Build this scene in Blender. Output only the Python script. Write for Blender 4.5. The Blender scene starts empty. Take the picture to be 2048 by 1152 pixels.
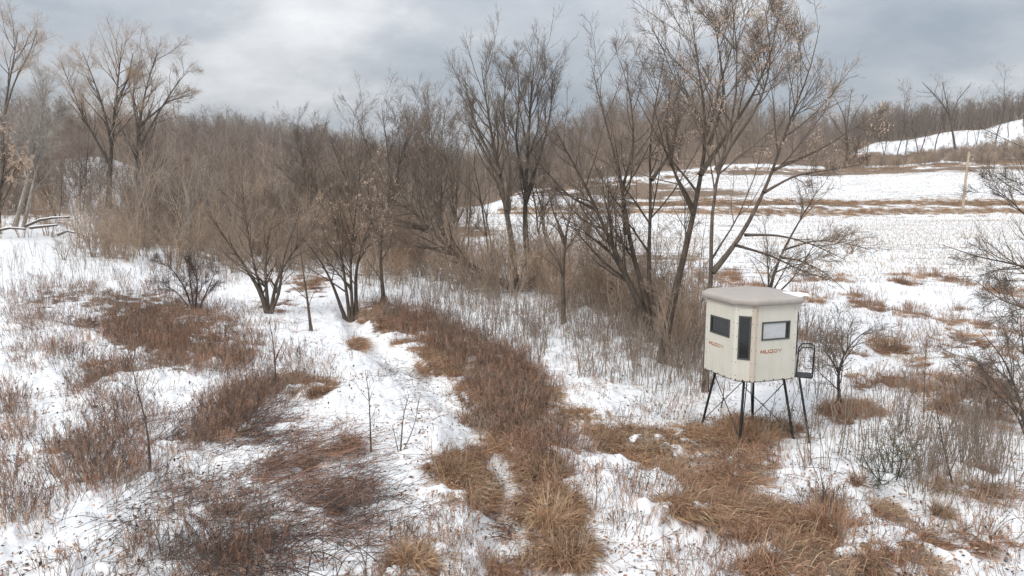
import bpy, math, numpy as np
from mathutils import Vector
RNG = np.random.default_rng(7)
scene = bpy.context.scene
COL = scene.collection

# ------------------------------------------------------------------ camera
W, HH, F = 2048.0, 1152.0, 1400.0          # photograph pixels, focal length in pixels
CAM_H, PITCH = 5.78, math.radians(7.8)
cam_d = bpy.data.cameras.new('camera')
cam_d.sensor_width = 36.0
cam_d.lens = 36.0 * F / W
cam_d.clip_start, cam_d.clip_end = 0.1, 6000
cam = bpy.data.objects.new('camera', cam_d)
cam.location = (0, 0, CAM_H)
cam.rotation_euler = (math.pi / 2 - PITCH, 0, 0)
COL.objects.link(cam)
scene.camera = cam

# ------------------------------------------------------------------ light
SUN_EL, SUN_AZ = math.radians(40), math.radians(225)   # azimuth clockwise from +Y
world = bpy.data.worlds.new('World')
scene.world = world
world.use_nodes = True
nt = world.node_tree
nt.nodes.clear()
N = nt.nodes.new
L = nt.links.new
def mth(op, a, b=None, tree=None, clamp=False):
    t = tree or nt
    n = t.nodes.new('ShaderNodeMath'); n.operation = op; n.use_clamp = clamp
    for i, v in enumerate((a, b)):
        if v is None: continue
        if isinstance(v, (int, float)): n.inputs[i].default_value = v
        else: t.links.new(v, n.inputs[i])
    return n.outputs[0]
def noise(tree, vec, scale, detail=4, rough=.55, dist=0.0):
    n = tree.nodes.new('ShaderNodeTexNoise')
    n.inputs['Scale'].default_value = scale; n.inputs['Detail'].default_value = detail
    n.inputs['Roughness'].default_value = rough; n.inputs['Distortion'].default_value = dist
    if vec is not None: tree.links.new(vec, n.inputs['Vector'])
    return n.outputs['Fac']
def ramp(tree, fac, stops):
    n = tree.nodes.new('ShaderNodeValToRGB')
    while len(n.color_ramp.elements) < len(stops): n.color_ramp.elements.new(0.5)
    for e, (p, c) in zip(n.color_ramp.elements, stops):
        e.position = p; e.color = tuple(c) + (1,) if len(c) == 3 else c
    tree.links.new(fac, n.inputs[0])
    return n.outputs[0]
def mixc(tree, fac, a, b, blend='MIX'):
    n = tree.nodes.new('ShaderNodeMix'); n.data_type = 'RGBA'; n.blend_type = blend
    for k, v in ((0, fac), (6, a), (7, b)):
        if isinstance(v, (int, float)): n.inputs[k].default_value = v
        elif isinstance(v, tuple): n.inputs[k].default_value = v + (1,)
        else: tree.links.new(v, n.inputs[k])
    return n.outputs[2]
tc = N('ShaderNodeTexCoord')
sep = N('ShaderNodeSeparateXYZ'); L(tc.outputs['Generated'], sep.inputs[0])
zc = mth('ADD', mth('MAXIMUM', sep.outputs[2], 0.0), 0.30)
comb = N('ShaderNodeCombineXYZ')
L(mth('DIVIDE', sep.outputs[0], zc), comb.inputs[0])
L(mth('DIVIDE', sep.outputs[1], zc), comb.inputs[1])
mp = N('ShaderNodeMapping'); L(comb.outputs[0], mp.inputs[0])
mp.inputs['Location'].default_value = (5.436, 2.656, 0.0)
n1 = noise(nt, mp.outputs[0], 1.15, 7, .5, .35)
n2 = noise(nt, mp.outputs[0], 4.2, 5, .6, .25)
cl = mth('ADD', mth('MULTIPLY', n1, .72), mth('MULTIPLY', n2, .28))
cloud = ramp(nt, cl, [(.36, (.355, .405, .475)), (.44, (.455, .50, .555)), (.52, (.565, .595, .64)), (.58, (.72, .74, .77)), (.69, (.95, .96, .97))])
# an overcast sky is about three times as bright overhead as at the horizon
up = mth('ADD', 0.63, mth('MULTIPLY', mth('POWER', mth('MAXIMUM', sep.outputs[2], 0.0), 1.4), 1.75))
vm = N('ShaderNodeVectorMath'); vm.operation = 'SCALE'; L(cloud, vm.inputs[0]); L(up, vm.inputs['Scale'])
sky = N('ShaderNodeTexSky'); sky.sky_type = 'NISHITA'; sky.sun_disc = False
sky.sun_elevation = SUN_EL; sky.sun_rotation = SUN_AZ
bg1 = N('ShaderNodeBackground'); L(sky.outputs[0], bg1.inputs[0]); bg1.inputs[1].default_value = 0.1
bg2 = N('ShaderNodeBackground'); L(vm.outputs[0], bg2.inputs[0]); bg2.inputs[1].default_value = 1.0
mx = N('ShaderNodeMixShader'); mx.inputs[0].default_value = 0.93
L(bg1.outputs[0], mx.inputs[1]); L(bg2.outputs[0], mx.inputs[2])
out = N('ShaderNodeOutputWorld'); L(mx.outputs[0], out.inputs[0])

sun_d = bpy.data.lights.new('sun', 'SUN')
sun_d.energy = 1.45; sun_d.angle = math.radians(22); sun_d.color = (1, .94, .865)
sun = bpy.data.objects.new('sun', sun_d)
sdir = Vector((math.sin(SUN_AZ) * math.cos(SUN_EL), math.cos(SUN_AZ) * math.cos(SUN_EL), math.sin(SUN_EL)))
sun.rotation_euler = (-sdir).to_track_quat('-Z', 'Y').to_euler()
COL.objects.link(sun)
scene.view_settings.view_transform = 'Standard'
scene.view_settings.look = 'None'
scene.view_settings.gamma = 1.0
scene.view_settings.exposure = 0.36
scene.render.engine = 'CYCLES'
scene.cycles.use_denoising = True
scene.cycles.denoiser = 'OPENIMAGEDENOISE'
scene.cycles.denoising_input_passes = 'RGB_ALBEDO_NORMAL'
scene.cycles.denoising_prefilter = 'NONE'
scene.cycles.max_bounces = 4
scene.cycles.diffuse_bounces = 3
scene.cycles.transparent_max_bounces = 8
scene.cycles.use_adaptive_sampling = True
scene.cycles.adaptive_threshold = 0.02

# ------------------------------------------------------------------ pixel <-> place
CP, SP = math.cos(PITCH), math.sin(PITCH)
def project(x, y, z):
    dz = z - CAM_H
    dep = np.maximum(y * CP - dz * SP, 0.05)
    return W / 2 + F * x / dep, HH / 2 - F * (y * SP + dz * CP) / dep
def at(px, py, D):
    """point on the pixel's ray whose ground distance along +Y is D"""
    a, b = (px - W / 2) / F, (HH / 2 - py) / F
    d = np.array([a, CP + b * SP, -SP + b * CP])
    return np.array([0, 0, CAM_H]) + d * (D / d[1])

# ------------------------------------------------------------------ noise and terrain
def _hash(ix, iy, s):
    h = (ix.astype(np.int64) * 374761393 + iy.astype(np.int64) * 668265263 + s * 1274126177) & 0xFFFFFFFF
    h = ((h ^ (h >> 13)) * 1274126177) & 0xFFFFFFFF
    return ((h ^ (h >> 16)) & 0xFFFFFF) / float(0xFFFFFF)
def vnoise(x, y, s=0):
    x = np.asarray(x, float); y = np.asarray(y, float)
    ix, iy = np.floor(x), np.floor(y)
    fx, fy = x - ix, y - iy
    fx, fy = fx * fx * (3 - 2 * fx), fy * fy * (3 - 2 * fy)
    a = _hash(ix, iy, s); b = _hash(ix + 1, iy, s); c = _hash(ix, iy + 1, s); d = _hash(ix + 1, iy + 1, s)
    return (a * (1 - fx) + b * fx) * (1 - fy) + (c * (1 - fx) + d * fx) * fy
def fbm(x, y, s=0, o=3):
    v, a, t = 0, .5, 0
    for i in range(o):
        v = v + a * vnoise(x * 2 ** i + 17 * i, y * 2 ** i - 9 * i, s + i); t += a; a *= .5
    return v / t
# hill profiles by direction (column of the photograph): ground distance, height
PROF = [
 (-900, [(0, 0), (20, .2), (40, 1.5), (70, 5), (120, 12), (200, 20), (400, 30), (900, 36)]),
 (0,    [(0, 0), (20, .1), (38, .8), (62, 2.6), (90, 6), (120, 10), (160, 15), (220, 21), (400, 30), (900, 36)]),
 (200,  [(0, 0), (30, .3), (60, 1.7), (80, 4), (112, 10.8), (150, 13), (220, 20), (400, 32), (900, 36)]),
 (330,  [(0, 0), (30, .15), (60, 1.0), (85, 3), (115, 8.4), (160, 10), (220, 17), (400, 34), (900, 36)]),
 (450,  [(0, 0), (30, 0), (60, .4), (100, 2.0), (200, 9), (300, 25), (400, 37), (900, 36)]),
 (600,  [(0, 0), (30, -.1), (60, .2), (100, 1.2), (200, 5), (300, 21), (400, 33), (900, 30)]),
 (800,  [(0, 0), (30, -.1), (60, .2), (100, 1.4), (200, 4), (300, 13), (400, 20), (900, 24)]),
 (960,  [(0, 0), (30, 0), (60, .5), (100, 2.0), (170, 4), (300, 7), (400, 11), (900, 20)]),
 (1060, [(0, 0), (30, 0), (60, .6), (110, 2.3), (160, 6.2), (215, 9), (260, 12), (330, 13), (900, 20)]),
 (1250, [(0, 0), (38, .1), (60, .7), (110, 2.4), (165, 8.0), (200, 15), (255, 31), (330, 30), (900, 20)]),
 (1450, [(0, 0), (39, .1), (60, .7), (110, 2.4), (180, 11), (210, 16), (262, 31.5), (330, 31), (900, 20)]),
 (1650, [(0, 0), (39, .1), (60, .7), (110, 2.4), (182, 11), (225, 14.5), (260, 20), (330, 31), (900, 26)]),
 (1760, [(0, 0), (39, .1), (60, .7), (110, 2.4), (184, 11.6), (228, 15.2), (262, 23), (330, 34), (900, 30)]),
 (1925, [(0, 0), (39, .1), (60, .7), (110, 2.4), (186, 12.9), (230, 18), (262, 28), (330, 36), (900, 32)]),
 (2060, [(0, 0), (39, .1), (60, .7), (110, 2.5), (188, 13.8), (230, 20), (262, 32.2), (330, 41), (900, 34)]),
 (3000, [(0, 0), (39, .2), (60, 1.2), (110, 5), (190, 17), (230, 26), (262, 40), (330, 50), (900, 44)]),
]
_AZ = np.array([math.atan((p[0] - W / 2) / F) for p in PROF])
_RD = np.concatenate([np.linspace(0, 60, 25), np.linspace(64, 420, 90), np.linspace(450, 900, 10)])
_TAB = np.array([np.interp(_RD, [q[0] for q in p[1]], [q[1] for q in p[1]]) for p in PROF])
for _ in range(3):                                 # round the corners of the profiles
    T = _TAB.copy(); T[:, 1:-1] = (_TAB[:, :-2] + 2 * _TAB[:, 1:-1] + _TAB[:, 2:]) / 4; _TAB = T
# the ditch with its fallen grass, and the second one that joins it: image columns/rows on the ground
def _flat(px, py):
    a, b = (px - W / 2) / F, (HH / 2 - py) / F
    d = (a, CP + b * SP, -SP + b * CP); t = CAM_H / -d[2]
    return d[0] * t, d[1] * t
DITCH = [[_flat(*p) for p in q] for q in (
    [(690, 600), (715, 645), (775, 700), (870, 752), (940, 820), (955, 900), (990, 970), (1004, 1060), (1050, 1150), (1150, 1330)],
    [(1040, 870), (1180, 870), (1330, 910), (1450, 980), (1560, 1060), (1700, 1130), (1900, 1240)])]
MOUNDS = [(_flat(740, 800), 1.5, .40), (_flat(640, 720), 1.6, .22), (_flat(850, 860), 1.2, .22), (_flat(1180, 990), 1.6, .15), (_flat(1505, 860), 2.2, -.24), (_flat(560, 900), 1.3, .2), (_flat(330, 770), 1.6, .25)]
def segdist(x, y, pts):
    best = np.full(np.shape(x), 1e9)
    for (ax, ay), (bx, by) in zip(pts[:-1], pts[1:]):
        dx, dy = bx - ax, by - ay
        t = np.clip(((x - ax) * dx + (y - ay) * dy) / (dx * dx + dy * dy), 0, 1)
        best = np.minimum(best, np.hypot(x - ax - t * dx, y - ay - t * dy))
    return best
def terrain(x, y, fine=True):
    x = np.asarray(x, float); y = np.asarray(y, float)
    yy = np.maximum(y, 0.0)
    az = np.clip(np.arctan2(x, np.maximum(y, 1e-3)), _AZ[0] + 1e-4, _AZ[-1] - 1e-4)
    i = np.clip(np.searchsorted(_AZ, az) - 1, 0, len(_AZ) - 2)
    fa = (az - _AZ[i]) / (_AZ[i + 1] - _AZ[i]); fa = fa * fa * (3 - 2 * fa)
    r = np.clip(yy, 0, 899)
    j = np.clip(np.searchsorted(_RD, r, side='right') - 1, 0, len(_RD) - 2)
    fr = (r - _RD[j]) / (_RD[j + 1] - _RD[j])
    z = (_TAB[i, j] * (1 - fr) + _TAB[i, j + 1] * fr) * (1 - fa) + (_TAB[i + 1, j] * (1 - fr) + _TAB[i + 1, j + 1] * fr) * fa
    if not fine: return z
    dist = np.hypot(x, y)
    near = np.clip(1 - (dist - 35) / 30, 0, 1)
    z = z + near * ((fbm(x * .33, y * .33, 3, 2) - .5) * .42) + (fbm(x * .05, y * .05, 9, 2) - .5) * np.clip(dist / 120, 0, 1) * 1.6
    z = z - near * .50 * np.exp(-(segdist(x, y, DITCH[0]) / .55) ** 2) - near * .18 * np.exp(-(segdist(x, y, DITCH[1]) / .6) ** 2)
    for (mx_, my_), r_, h_ in MOUNDS: z = z + h_ * np.exp(-((x - mx_) ** 2 + (y - my_) ** 2) / r_ ** 2)
    return z
def relief(x, y):
    """small snow hummocks; only the ground sheet carries them"""
    near = np.clip(1 - (np.hypot(x, y) - 30) / 25, 0, 1)
    h = fbm(x * 1.7, y * 1.7, 21, 3)
    g = fbm(x * 4.3, y * 4.3, 27, 2)
    return near * ((h - .5) * .22 + np.maximum(h - .56, 0) * .45 + (g - .5) * .05)
def ground_at(px, py):
    a, b = (px - W / 2) / F, (HH / 2 - py) / F
    d = np.array([a, CP + b * SP, -SP + b * CP])
    t = np.geomspace(4, 900, 6000)
    p = d[None] * t[:, None]; p[:, 2] += CAM_H
    below = p[:, 2] < terrain(p[:, 0], p[:, 1])
    k = int(np.argmax(below)) if below.any() else len(t) - 1
    q = p[k].copy(); q[2] = float(terrain(q[0], q[1]))
    return q

# ------------------------------------------------------------------ meshes
def mesh_np(name, V, Q, mats=(), smooth=False, mat_idx=None):
    V = np.asarray(V, np.float32); Q = np.asarray(Q, np.int32)
    me = bpy.data.meshes.new(name)
    n, k = Q.shape
    me.vertices.add(len(V)); me.vertices.foreach_set('co', V.ravel())
    me.loops.add(n * k); me.loops.foreach_set('vertex_index', Q.ravel())
    me.polygons.add(n); me.polygons.foreach_set('loop_start', np.arange(0, n * k, k, dtype=np.int32))
    me.polygons.foreach_set('loop_total', np.full(n, k, np.int32))
    for m in mats: me.materials.append(m)
    if mat_idx is not None: me.polygons.foreach_set('material_index', np.asarray(mat_idx, np.int32))
    me.polygons.foreach_set('use_smooth', np.full(n, bool(smooth)))
    me.update(calc_edges=True); me.validate()
    return me
def link(name, me, parent=None):
    o = bpy.data.objects.new(name, me); COL.objects.link(o)
    if parent is not None: o.parent = parent
    return o
def tag(o, label=None, cat=None, group=None, kind=None):
    for k, v in (('label', label), ('category', cat), ('group', group), ('kind', kind)):
        if v: o[k] = v
    return o
def empty(name, loc, rz=0):
    o = bpy.data.objects.new(name, None); COL.objects.link(o)
    o.location = tuple(float(v) for v in loc); o.rotation_euler = (0, 0, rz); o.empty_display_size = .2
    return o
def unit(v): return v / np.maximum(np.linalg.norm(v, axis=-1, keepdims=True), 1e-9)
def tubes(P, R, S=3):
    """P (N,K,3), R (N,K) -> verts, quads"""
    Nn, K = P.shape[:2]
    T = np.empty_like(P); T[:, 1:-1] = P[:, 2:] - P[:, :-2]; T[:, 0] = P[:, 1] - P[:, 0]; T[:, -1] = P[:, -1] - P[:, -2]
    T = unit(T)
    ref = np.tile(np.array([.31, .87, .11]), (Nn, 1))
    par = np.abs(np.sum(unit(ref) * T[:, 0], -1)) > .9
    ref[par] = (.9, -.1, .2)
    U = unit(np.cross(T, ref[:, None])); B = np.cross(T, U)
    a = np.arange(S) * 2 * math.pi / S
    V = P[:, :, None] + R[:, :, None, None] * (np.cos(a)[:, None] * U[:, :, None] + np.sin(a)[:, None] * B[:, :, None])
    idx = np.arange(Nn * K * S).reshape(Nn, K, S)
    nx = np.roll(idx, -1, 2)
    Q = np.stack([idx[:, :-1], nx[:, :-1], nx[:, 1:], idx[:, 1:]], -1).reshape(-1, 4)
    return V.reshape(-1, 3), Q
def merge(parts):
    V, Q, n = [], [], 0
    for v, q in parts:
        V.append(v); Q.append(q + n); n += len(v)
    return np.concatenate(V), np.concatenate(Q)
def box_vq(c, s, R=None):
    v = np.array([(x, y, z) for x in (-.5, .5) for y in (-.5, .5) for z in (-.5, .5)]) * np.array(s)
    if R is not None: v = v @ R.T
    q = np.array([(0, 1, 3, 2), (4, 6, 7, 5), (0, 4, 5, 1), (2, 3, 7, 6), (0, 2, 6, 4), (1, 5, 7, 3)])
    return v + np.array(c), q
def bar(a, b, r=.015, S=6):
    return tubes(np.array([[a, b]], float), np.full((1, 2), r), S)

# ------------------------------------------------------------------ materials
def mat(name, rough=.9, spec=.2):
    m = bpy.data.materials.new(name); m.use_nodes = True
    b = m.node_tree.nodes['Principled BSDF']
    b.inputs['Roughness'].default_value = rough
    b.inputs['Specular IOR Level'].default_value = spec
    return m, m.node_tree, b
def plain(name, c, rough=.6, spec=.3, var=.12, scale=6):
    m, t, b = mat(name, rough, spec)
    co = t.nodes.new('ShaderNodeTexCoord').outputs['Object']
    f = noise(t, co, scale, 5, .6)
    t.links.new(ramp(t, f, [(.3, tuple(v * (1 - var) for v in c)), (.7, tuple(v * (1 + var) for v in c))]), b.inputs['Base Color'])
    return m
def bark(name, dark, light, scale=9, var=.45):
    """bark or stems: mottled along the limb and slightly different from one plant to the next"""
    m, t, b = mat(name, .95, .08)
    co = t.nodes.new('ShaderNodeTexCoord').outputs['Object']
    mpn = t.nodes.new('ShaderNodeMapping'); mpn.inputs['Scale'].default_value = (1, 1, .3); t.links.new(co, mpn.inputs[0])
    f = noise(t, mpn.outputs[0], scale, 5, .65)
    col = ramp(t, f, [(.32, dark), (.68, light)])
    oi = t.nodes.new('ShaderNodeObjectInfo')
    v = mth('ADD', 1.02 - var / 2, mth('MULTIPLY', oi.outputs['Random'], var, t), t)
    h = t.nodes.new('ShaderNodeHueSaturation'); t.links.new(col, h.inputs['Color']); t.links.new(v, h.inputs['Value'])
    t.links.new(h.outputs[0], b.inputs['Base Color'])
    return m
M = {}
M['bark'] = bark('bark', (.060, .047, .037), (.150, .120, .095))
M['bark_brown'] = bark('bark_brown', (.075, .052, .036), (.150, .108, .076))
M['twig'] = bark('twig', (.23, .172, .126), (.43, .330, .250), 3, .9)
M['tree_twig'] = bark('tree_twig', (.12, .094, .074), (.235, .188, .150), 3)
M['twig_warm'] = bark('twig_warm', (.20, .135, .092), (.36, .255, .180), 3, .8)
M['twig_red'] = bark('twig_red', (.20, .112, .080), (.36, .215, .155), 3, .7)
M['twig_dark'] = bark('twig_dark', (.060, .044, .040), (.130, .096, .082), 3)
M['twig_green'] = bark('twig_green', (.055, .058, .034), (.115, .115, .070), 3)
M['pale_bark'] = bark('pale_bark', (.20, .175, .15), (.46, .42, .38), 5)
M['far_twig'] = bark('far_twig', (.175, .136, .108), (.31, .250, .205), 2)
M['weed'] = bark('weed', (.26, .158, .106), (.47, .310, .218), 4, .8)
M['stalk'] = bark('stalk', (.17, .135, .11), (.32, .26, .21), 4)
M['grass'] = bark('grass', (.25, .148, .086), (.50, .335, .205), 5, .7)
M['grass_dark'] = bark('grass_dark', (.18, .098, .062), (.38, .226, .146), 5, .8)
M['straw'] = bark('straw', (.34, .245, .16), (.58, .45, .32), 5, .5)
M['grey_bark'] = bark('grey_bark', (.095, .080, .067), (.20, .172, .146))
M['stubble'] = bark('stubble', (.30, .215, .14), (.55, .43, .31), 5)
M['dead_leaf'] = bark('dead_leaf', (.34, .25, .185), (.60, .46, .36), 7)

# ------------------------------------------------------------------ where the vegetation stands
# patches: photo column, row, half width, half height, turn (deg), density; they are turned into ground positions below
PATCH = dict(
 red=[(230, 640, 190, 50, 5, .7), (100, 700, 90, 50, 0, .45), (330, 660, 180, 85, 12, 1.2), (140, 600, 150, 45, 0, .7), (470, 700, 70, 50, 0, .8), (60, 640, 70, 50, 0, .45), (490, 800, 80, 45, -20, .9),
      (215, 790, 75, 80, 0, .55), (190, 930, 110, 80, 0, .5), (30, 840, 45, 60, 0, .6), (40, 1030, 60, 60, 0, .35), (430, 860, 90, 30, -15, .5),
      (440, 1090, 130, 60, 0, .3), (800, 640, 75, 28, 20, 2.2), (870, 665, 85, 36, 20, 2.2), (945, 710, 70, 42, 30, 2.2), (1010, 765, 85, 60, 40, 2.5), (1020, 835, 70, 50, 0, 2),
      (760, 620, 45, 25, 20, .6), (590, 750, 70, 40, 0, .5), (1110, 920, 60, 50, 0, .45), (1660, 1040, 50, 50, 0, .4), (1940, 800, 110, 50, 0, .55),
      (1800, 780, 130, 30, 0, .4), (1830, 680, 80, 30, 0, .35), (380, 560, 120, 30, 0, .3), (20, 950, 40, 60, 0, .3)],
 fallen=[(470, 850, 110, 45, -18, .9), (330, 890, 110, 20, -12, .5), (600, 960, 110, 80, 20, 1), (640, 1010, 90, 50, 0, .8), (400, 1020, 150, 50, 0, .7),
         (520, 1080, 160, 70, 0, .55), (280, 830, 60, 60, 0, .4), (680, 900, 60, 40, 0, .3), (300, 1090, 100, 50, 0, .4), (800, 740, 50, 25, 0, .25)],
 grass=[(745, 630, 40, 20, 20, .8), (820, 668, 80, 30, 20, .9), (900, 715, 60, 35, 15, 1), (870, 740, 35, 18, 0, .7), (975, 790, 80, 55, 35, 1), (1040, 810, 75, 60, 35, 1), (1030, 880, 60, 35, 0, .9),
        (920, 940, 45, 45, 0, 1), (965, 985, 40, 45, 30, .8), (1100, 940, 50, 45, 0, .8), (1100, 1025, 50, 45, 0, .7), (1130, 1100, 50, 35, 0, .7), (1060, 1090, 30, 40, 0, .6),
        (1180, 850, 60, 25, 10, 1), (1270, 885, 110, 32, 10, 1), (1370, 910, 120, 42, 10, 1), (1460, 910, 70, 45, 20, 1), (1500, 858, 95, 24, 0, 1), (1400, 870, 60, 25, 0, .7),
        (1450, 985, 80, 45, 25, 1.5), (1420, 1035, 80, 30, 15, 1.2), (1530, 1030, 80, 50, 25, 1.7), (1620, 1090, 90, 45, 20, 1.7), (1720, 1110, 90, 35, 18, 1.3), (1660, 1040, 35, 40, 0, .8), (1550, 1110, 80, 50, 0, .8), (1800, 1135, 60, 20, 0, .7),
        (830, 1132, 50, 20, 0, .9), (1000, 1140, 35, 18, 0, .6), (640, 782, 22, 12, 0, .8), (712, 690, 18, 12, 0, .8), (700, 890, 30, 12, 0, .5), (840, 1000, 40, 14, 0, .3),
        (1690, 820, 60, 18, 0, .9), (1880, 690, 120, 45, 0, .25), (1960, 800, 100, 50, 0, .5), (1830, 770, 160, 25, 0, .4), (560, 610, 60, 12, 0, .3), (620, 570, 40, 25, 0, .6), (590, 770, 60, 22, 0, .4),
        (1160, 560, 120, 18, 0, .5), (1290, 520, 120, 12, 0, .3), (930, 462, 60, 9, 0, .8), (1880, 1090, 100, 20, 0, .25), (1760, 1020, 25, 12, 0, .5), (1930, 960, 80, 30, 0, .25), (230, 740, 60, 20, 0, .4), (90, 900, 50, 20, 0, .4)],
 stalk=[(1010, 640, 160, 55, 10, .8), (1180, 680, 150, 65, 5, .9), (1320, 720, 110, 55, 0, .9), (860, 590, 110, 45, 15, .7), (1130, 600, 150, 45, 0, .7), (1270, 640, 130, 50, 0, .9),
        (230, 530, 130, 35, 0, .5), (80, 560, 120, 40, 0, .25), (760, 570, 60, 30, 0, .5), (1400, 690, 60, 60, 0, .7), (1395, 770, 40, 22, 0, 1.2), (1620, 720, 50, 70, 0, .5), (1930, 930, 120, 90, 0, .35), (1720, 900, 160, 70, 0, .18), (640, 540, 120, 20, 0, .4), (420, 540, 150, 25, 0, .5)],
 tall=[(350, 478, 110, 26, 0, 1), (480, 490, 150, 30, 0, 1), (650, 495, 130, 30, 0, 1), (780, 510, 90, 24, 0, .8), (540, 460, 280, 25, 0, 1), (600, 430, 290, 20, 0, 1), (800, 450, 150, 18, 0, 1), (860, 470, 60, 16, 0, .6), (480, 410, 190, 16, 0, 1), (50, 410, 90, 12, 0, .8)],
 brush=[(430, 535, 110, 16, 0, .7), (600, 532, 80, 18, 0, .8), (760, 548, 80, 20, 0, .9), (300, 478, 150, 26, 0, 1), (220, 510, 90, 20, 0, .8), (480, 500, 150, 30, 0, 1), (650, 505, 130, 30, 0, 1), (800, 520, 110, 30, 0, 1), (930, 560, 100, 28, 15, 1), (1060, 570, 110, 26, 0, 1), (1190, 600, 90, 28, 0, .9), (1290, 640, 70, 40, 0, .8),
        (480, 460, 330, 25, 0, 1), (560, 430, 300, 20, 0, 1), (150, 450, 60, 14, 0, .7), (860, 470, 60, 20, 0, .7), (1370, 690, 50, 45, 0, .6), (60, 425, 100, 16, 0, 1), (20, 470, 70, 10, 0, .5), (110, 445, 60, 14, 0, .9)],
)
LOWN = dict(brush=.25, tall=.25, stalk=.30, red=.29, grass=.345)
def density(kind, px, py, x, y, edge=.55):
    d = np.zeros(np.shape(px))
    for cx, cy, rx, ry, rot, w in PATCH[kind]:
        c, s = math.cos(math.radians(rot)), math.sin(math.radians(rot))
        u = ((px - cx) * c + (py - cy) * s) / rx; v = (-(px - cx) * s + (py - cy) * c) / ry
        d = np.maximum(d, w * np.clip((1.25 - np.hypot(u, v)) / edge, 0, 1))
    w = .35 if kind in ('red', 'grass', 'fallen') else .55
    n = w * fbm(x * .55, y * .45, 40, 3) + (1 - w) * fbm(x * 2.1, y * 1.6, 44, 3)
    return np.clip(d * np.clip((n - LOWN.get(kind, .33)) * 4.5, 0, 1), 0, 1)
def scatter(kind, count, rng, edge=.55):
    """random ground points (even over the photograph's ground) kept with the patch density"""
    m = int(count * 6)
    r = 8.5 * (110 / 8.5) ** rng.random(m); a = rng.uniform(-.78, .78, m)
    x, y = r * np.sin(a), r * np.cos(a)
    z = terrain(x, y); px, py = project(x, y, z)
    k = rng.random(m) < density(kind, px, py, x, y, edge)
    k &= np.hypot(x - 5.95, y - 16.9) > .2
    return x[k][:count], y[k][:count], z[k][:count]

# ------------------------------------------------------------------ ground sheet
def build_ground():
    a = np.concatenate([np.linspace(-math.pi, -.80, 70)[:-1], np.linspace(-.80, .80, 640), np.linspace(.80, math.pi, 70)[1:-1]])
    r = np.concatenate([np.linspace(.4, 8, 24)[:-1], 8 * (42 / 8) ** np.linspace(0, 1, 290)[:-1], 42 * (950 / 42) ** np.linspace(0, 1, 150), [1150]])
    A, R = np.meshgrid(a, r)
    x, y = R * np.sin(A), R * np.cos(A)
    z = terrain(x, y) + relief(x, y) * np.clip((R - 2) / 5, 0, 1)
    px, py = project(x, y, z)
    py = np.where(y < 1, 5000, py)
    lit = np.zeros_like(x)
    for k, w in (('grass', 1.05), ('red', .72), ('fallen', .62), ('brush', .55), ('stalk', .30)):
        lit = np.maximum(lit, w * density(k, px, py, x, y, .8))
    # strips of dead grass: along the farm track and the field edges
    for cx, cy, rx, ry, w in ((1750, 408, 520, 3, .9), (1480, 417, 260, 1.5, .8), (1340, 387, 130, 10, .9), (1210, 372, 110, 8, .9), (1120, 385, 90, 6, .7),
                              (1560, 345, 190, 5, 1), (1900, 322, 330, 17, 1), (1760, 335, 120, 10, 1), (1300, 352, 60, 6, .8), (930, 462, 60, 10, .9)):
        e = np.hypot((px - cx) / rx, (py - cy) / ry)
        n = fbm(x * .16, y * .25, 60, 4)
        lit = np.maximum(lit, w * np.clip((1.45 - e) * 1.6, 0, 1) * np.clip((n - .3) * 3.2, 0, 1) * (y > 70))
    # leaf litter on the wooded hillsides
    wood = WOOD(x, y, px)
    lit = np.maximum(lit, .75 * wood)
    n = len(a); m = len(r)
    idx = np.arange(n * m).reshape(m, n)
    nx = np.roll(idx, -1, 1)
    Q = np.stack([idx[:-1], nx[:-1], nx[1:], idx[1:]], -1).reshape(-1, 4)[:, ::-1]
    V = np.stack([x, y, z], -1).reshape(-1, 3)
    V = np.vstack([V, [[0, 0, float(terrain(0., 0.))]]])
    me = mesh_np('ground', V, Q, [M['snow']], True)
    at_ = me.attributes.new('litter', 'FLOAT', 'POINT')
    at_.data.foreach_set('value', np.concatenate([lit.ravel(), [0]]).astype(np.float32))
    fl = field_mask(x, y, px)
    at2 = me.attributes.new('field', 'FLOAT', 'POINT')
    at2.data.foreach_set('value', np.concatenate([fl.ravel(), [0]]).astype(np.float32))
    tag(link('ground', me), kind='structure')
def WOOD(x, y, px):
    w = np.zeros_like(x)
    n = (fbm(x * .03, y * .03, 70, 2) - .5) * 30
    # centre hill, right ridge, far ridge, left hill; all begin behind a line that depends on direction
    start = np.interp(px, [-900, 0, 120, 200, 330, 400, 600, 960, 1060, 1250, 1450, 1640, 1700, 1760, 1925, 2060, 3000],
                      [105, 105, 118, 124, 128, 110, 120, 130, 168, 172, 188, 205, 250, 274, 276, 276, 276])
    return np.clip((y + n * .25 - start) / 6, 0, 1) * (y > 60)
def field_mask(x, y, px):
    lo = np.interp(px, [860, 1000, 1200, 1500, 2048, 3000], [60, 50, 44, 41, 38, 36])
    hi = np.interp(px, [860, 1060, 1250, 1450, 1700, 2048, 3000], [90, 150, 160, 176, 182, 186, 188])
    return (np.clip((y - lo) / 4, 0, 1) * np.clip((hi - y) / 4, 0, 1) * np.clip((px - 840) / 40, 0, 1)) * (y > 5)
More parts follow.
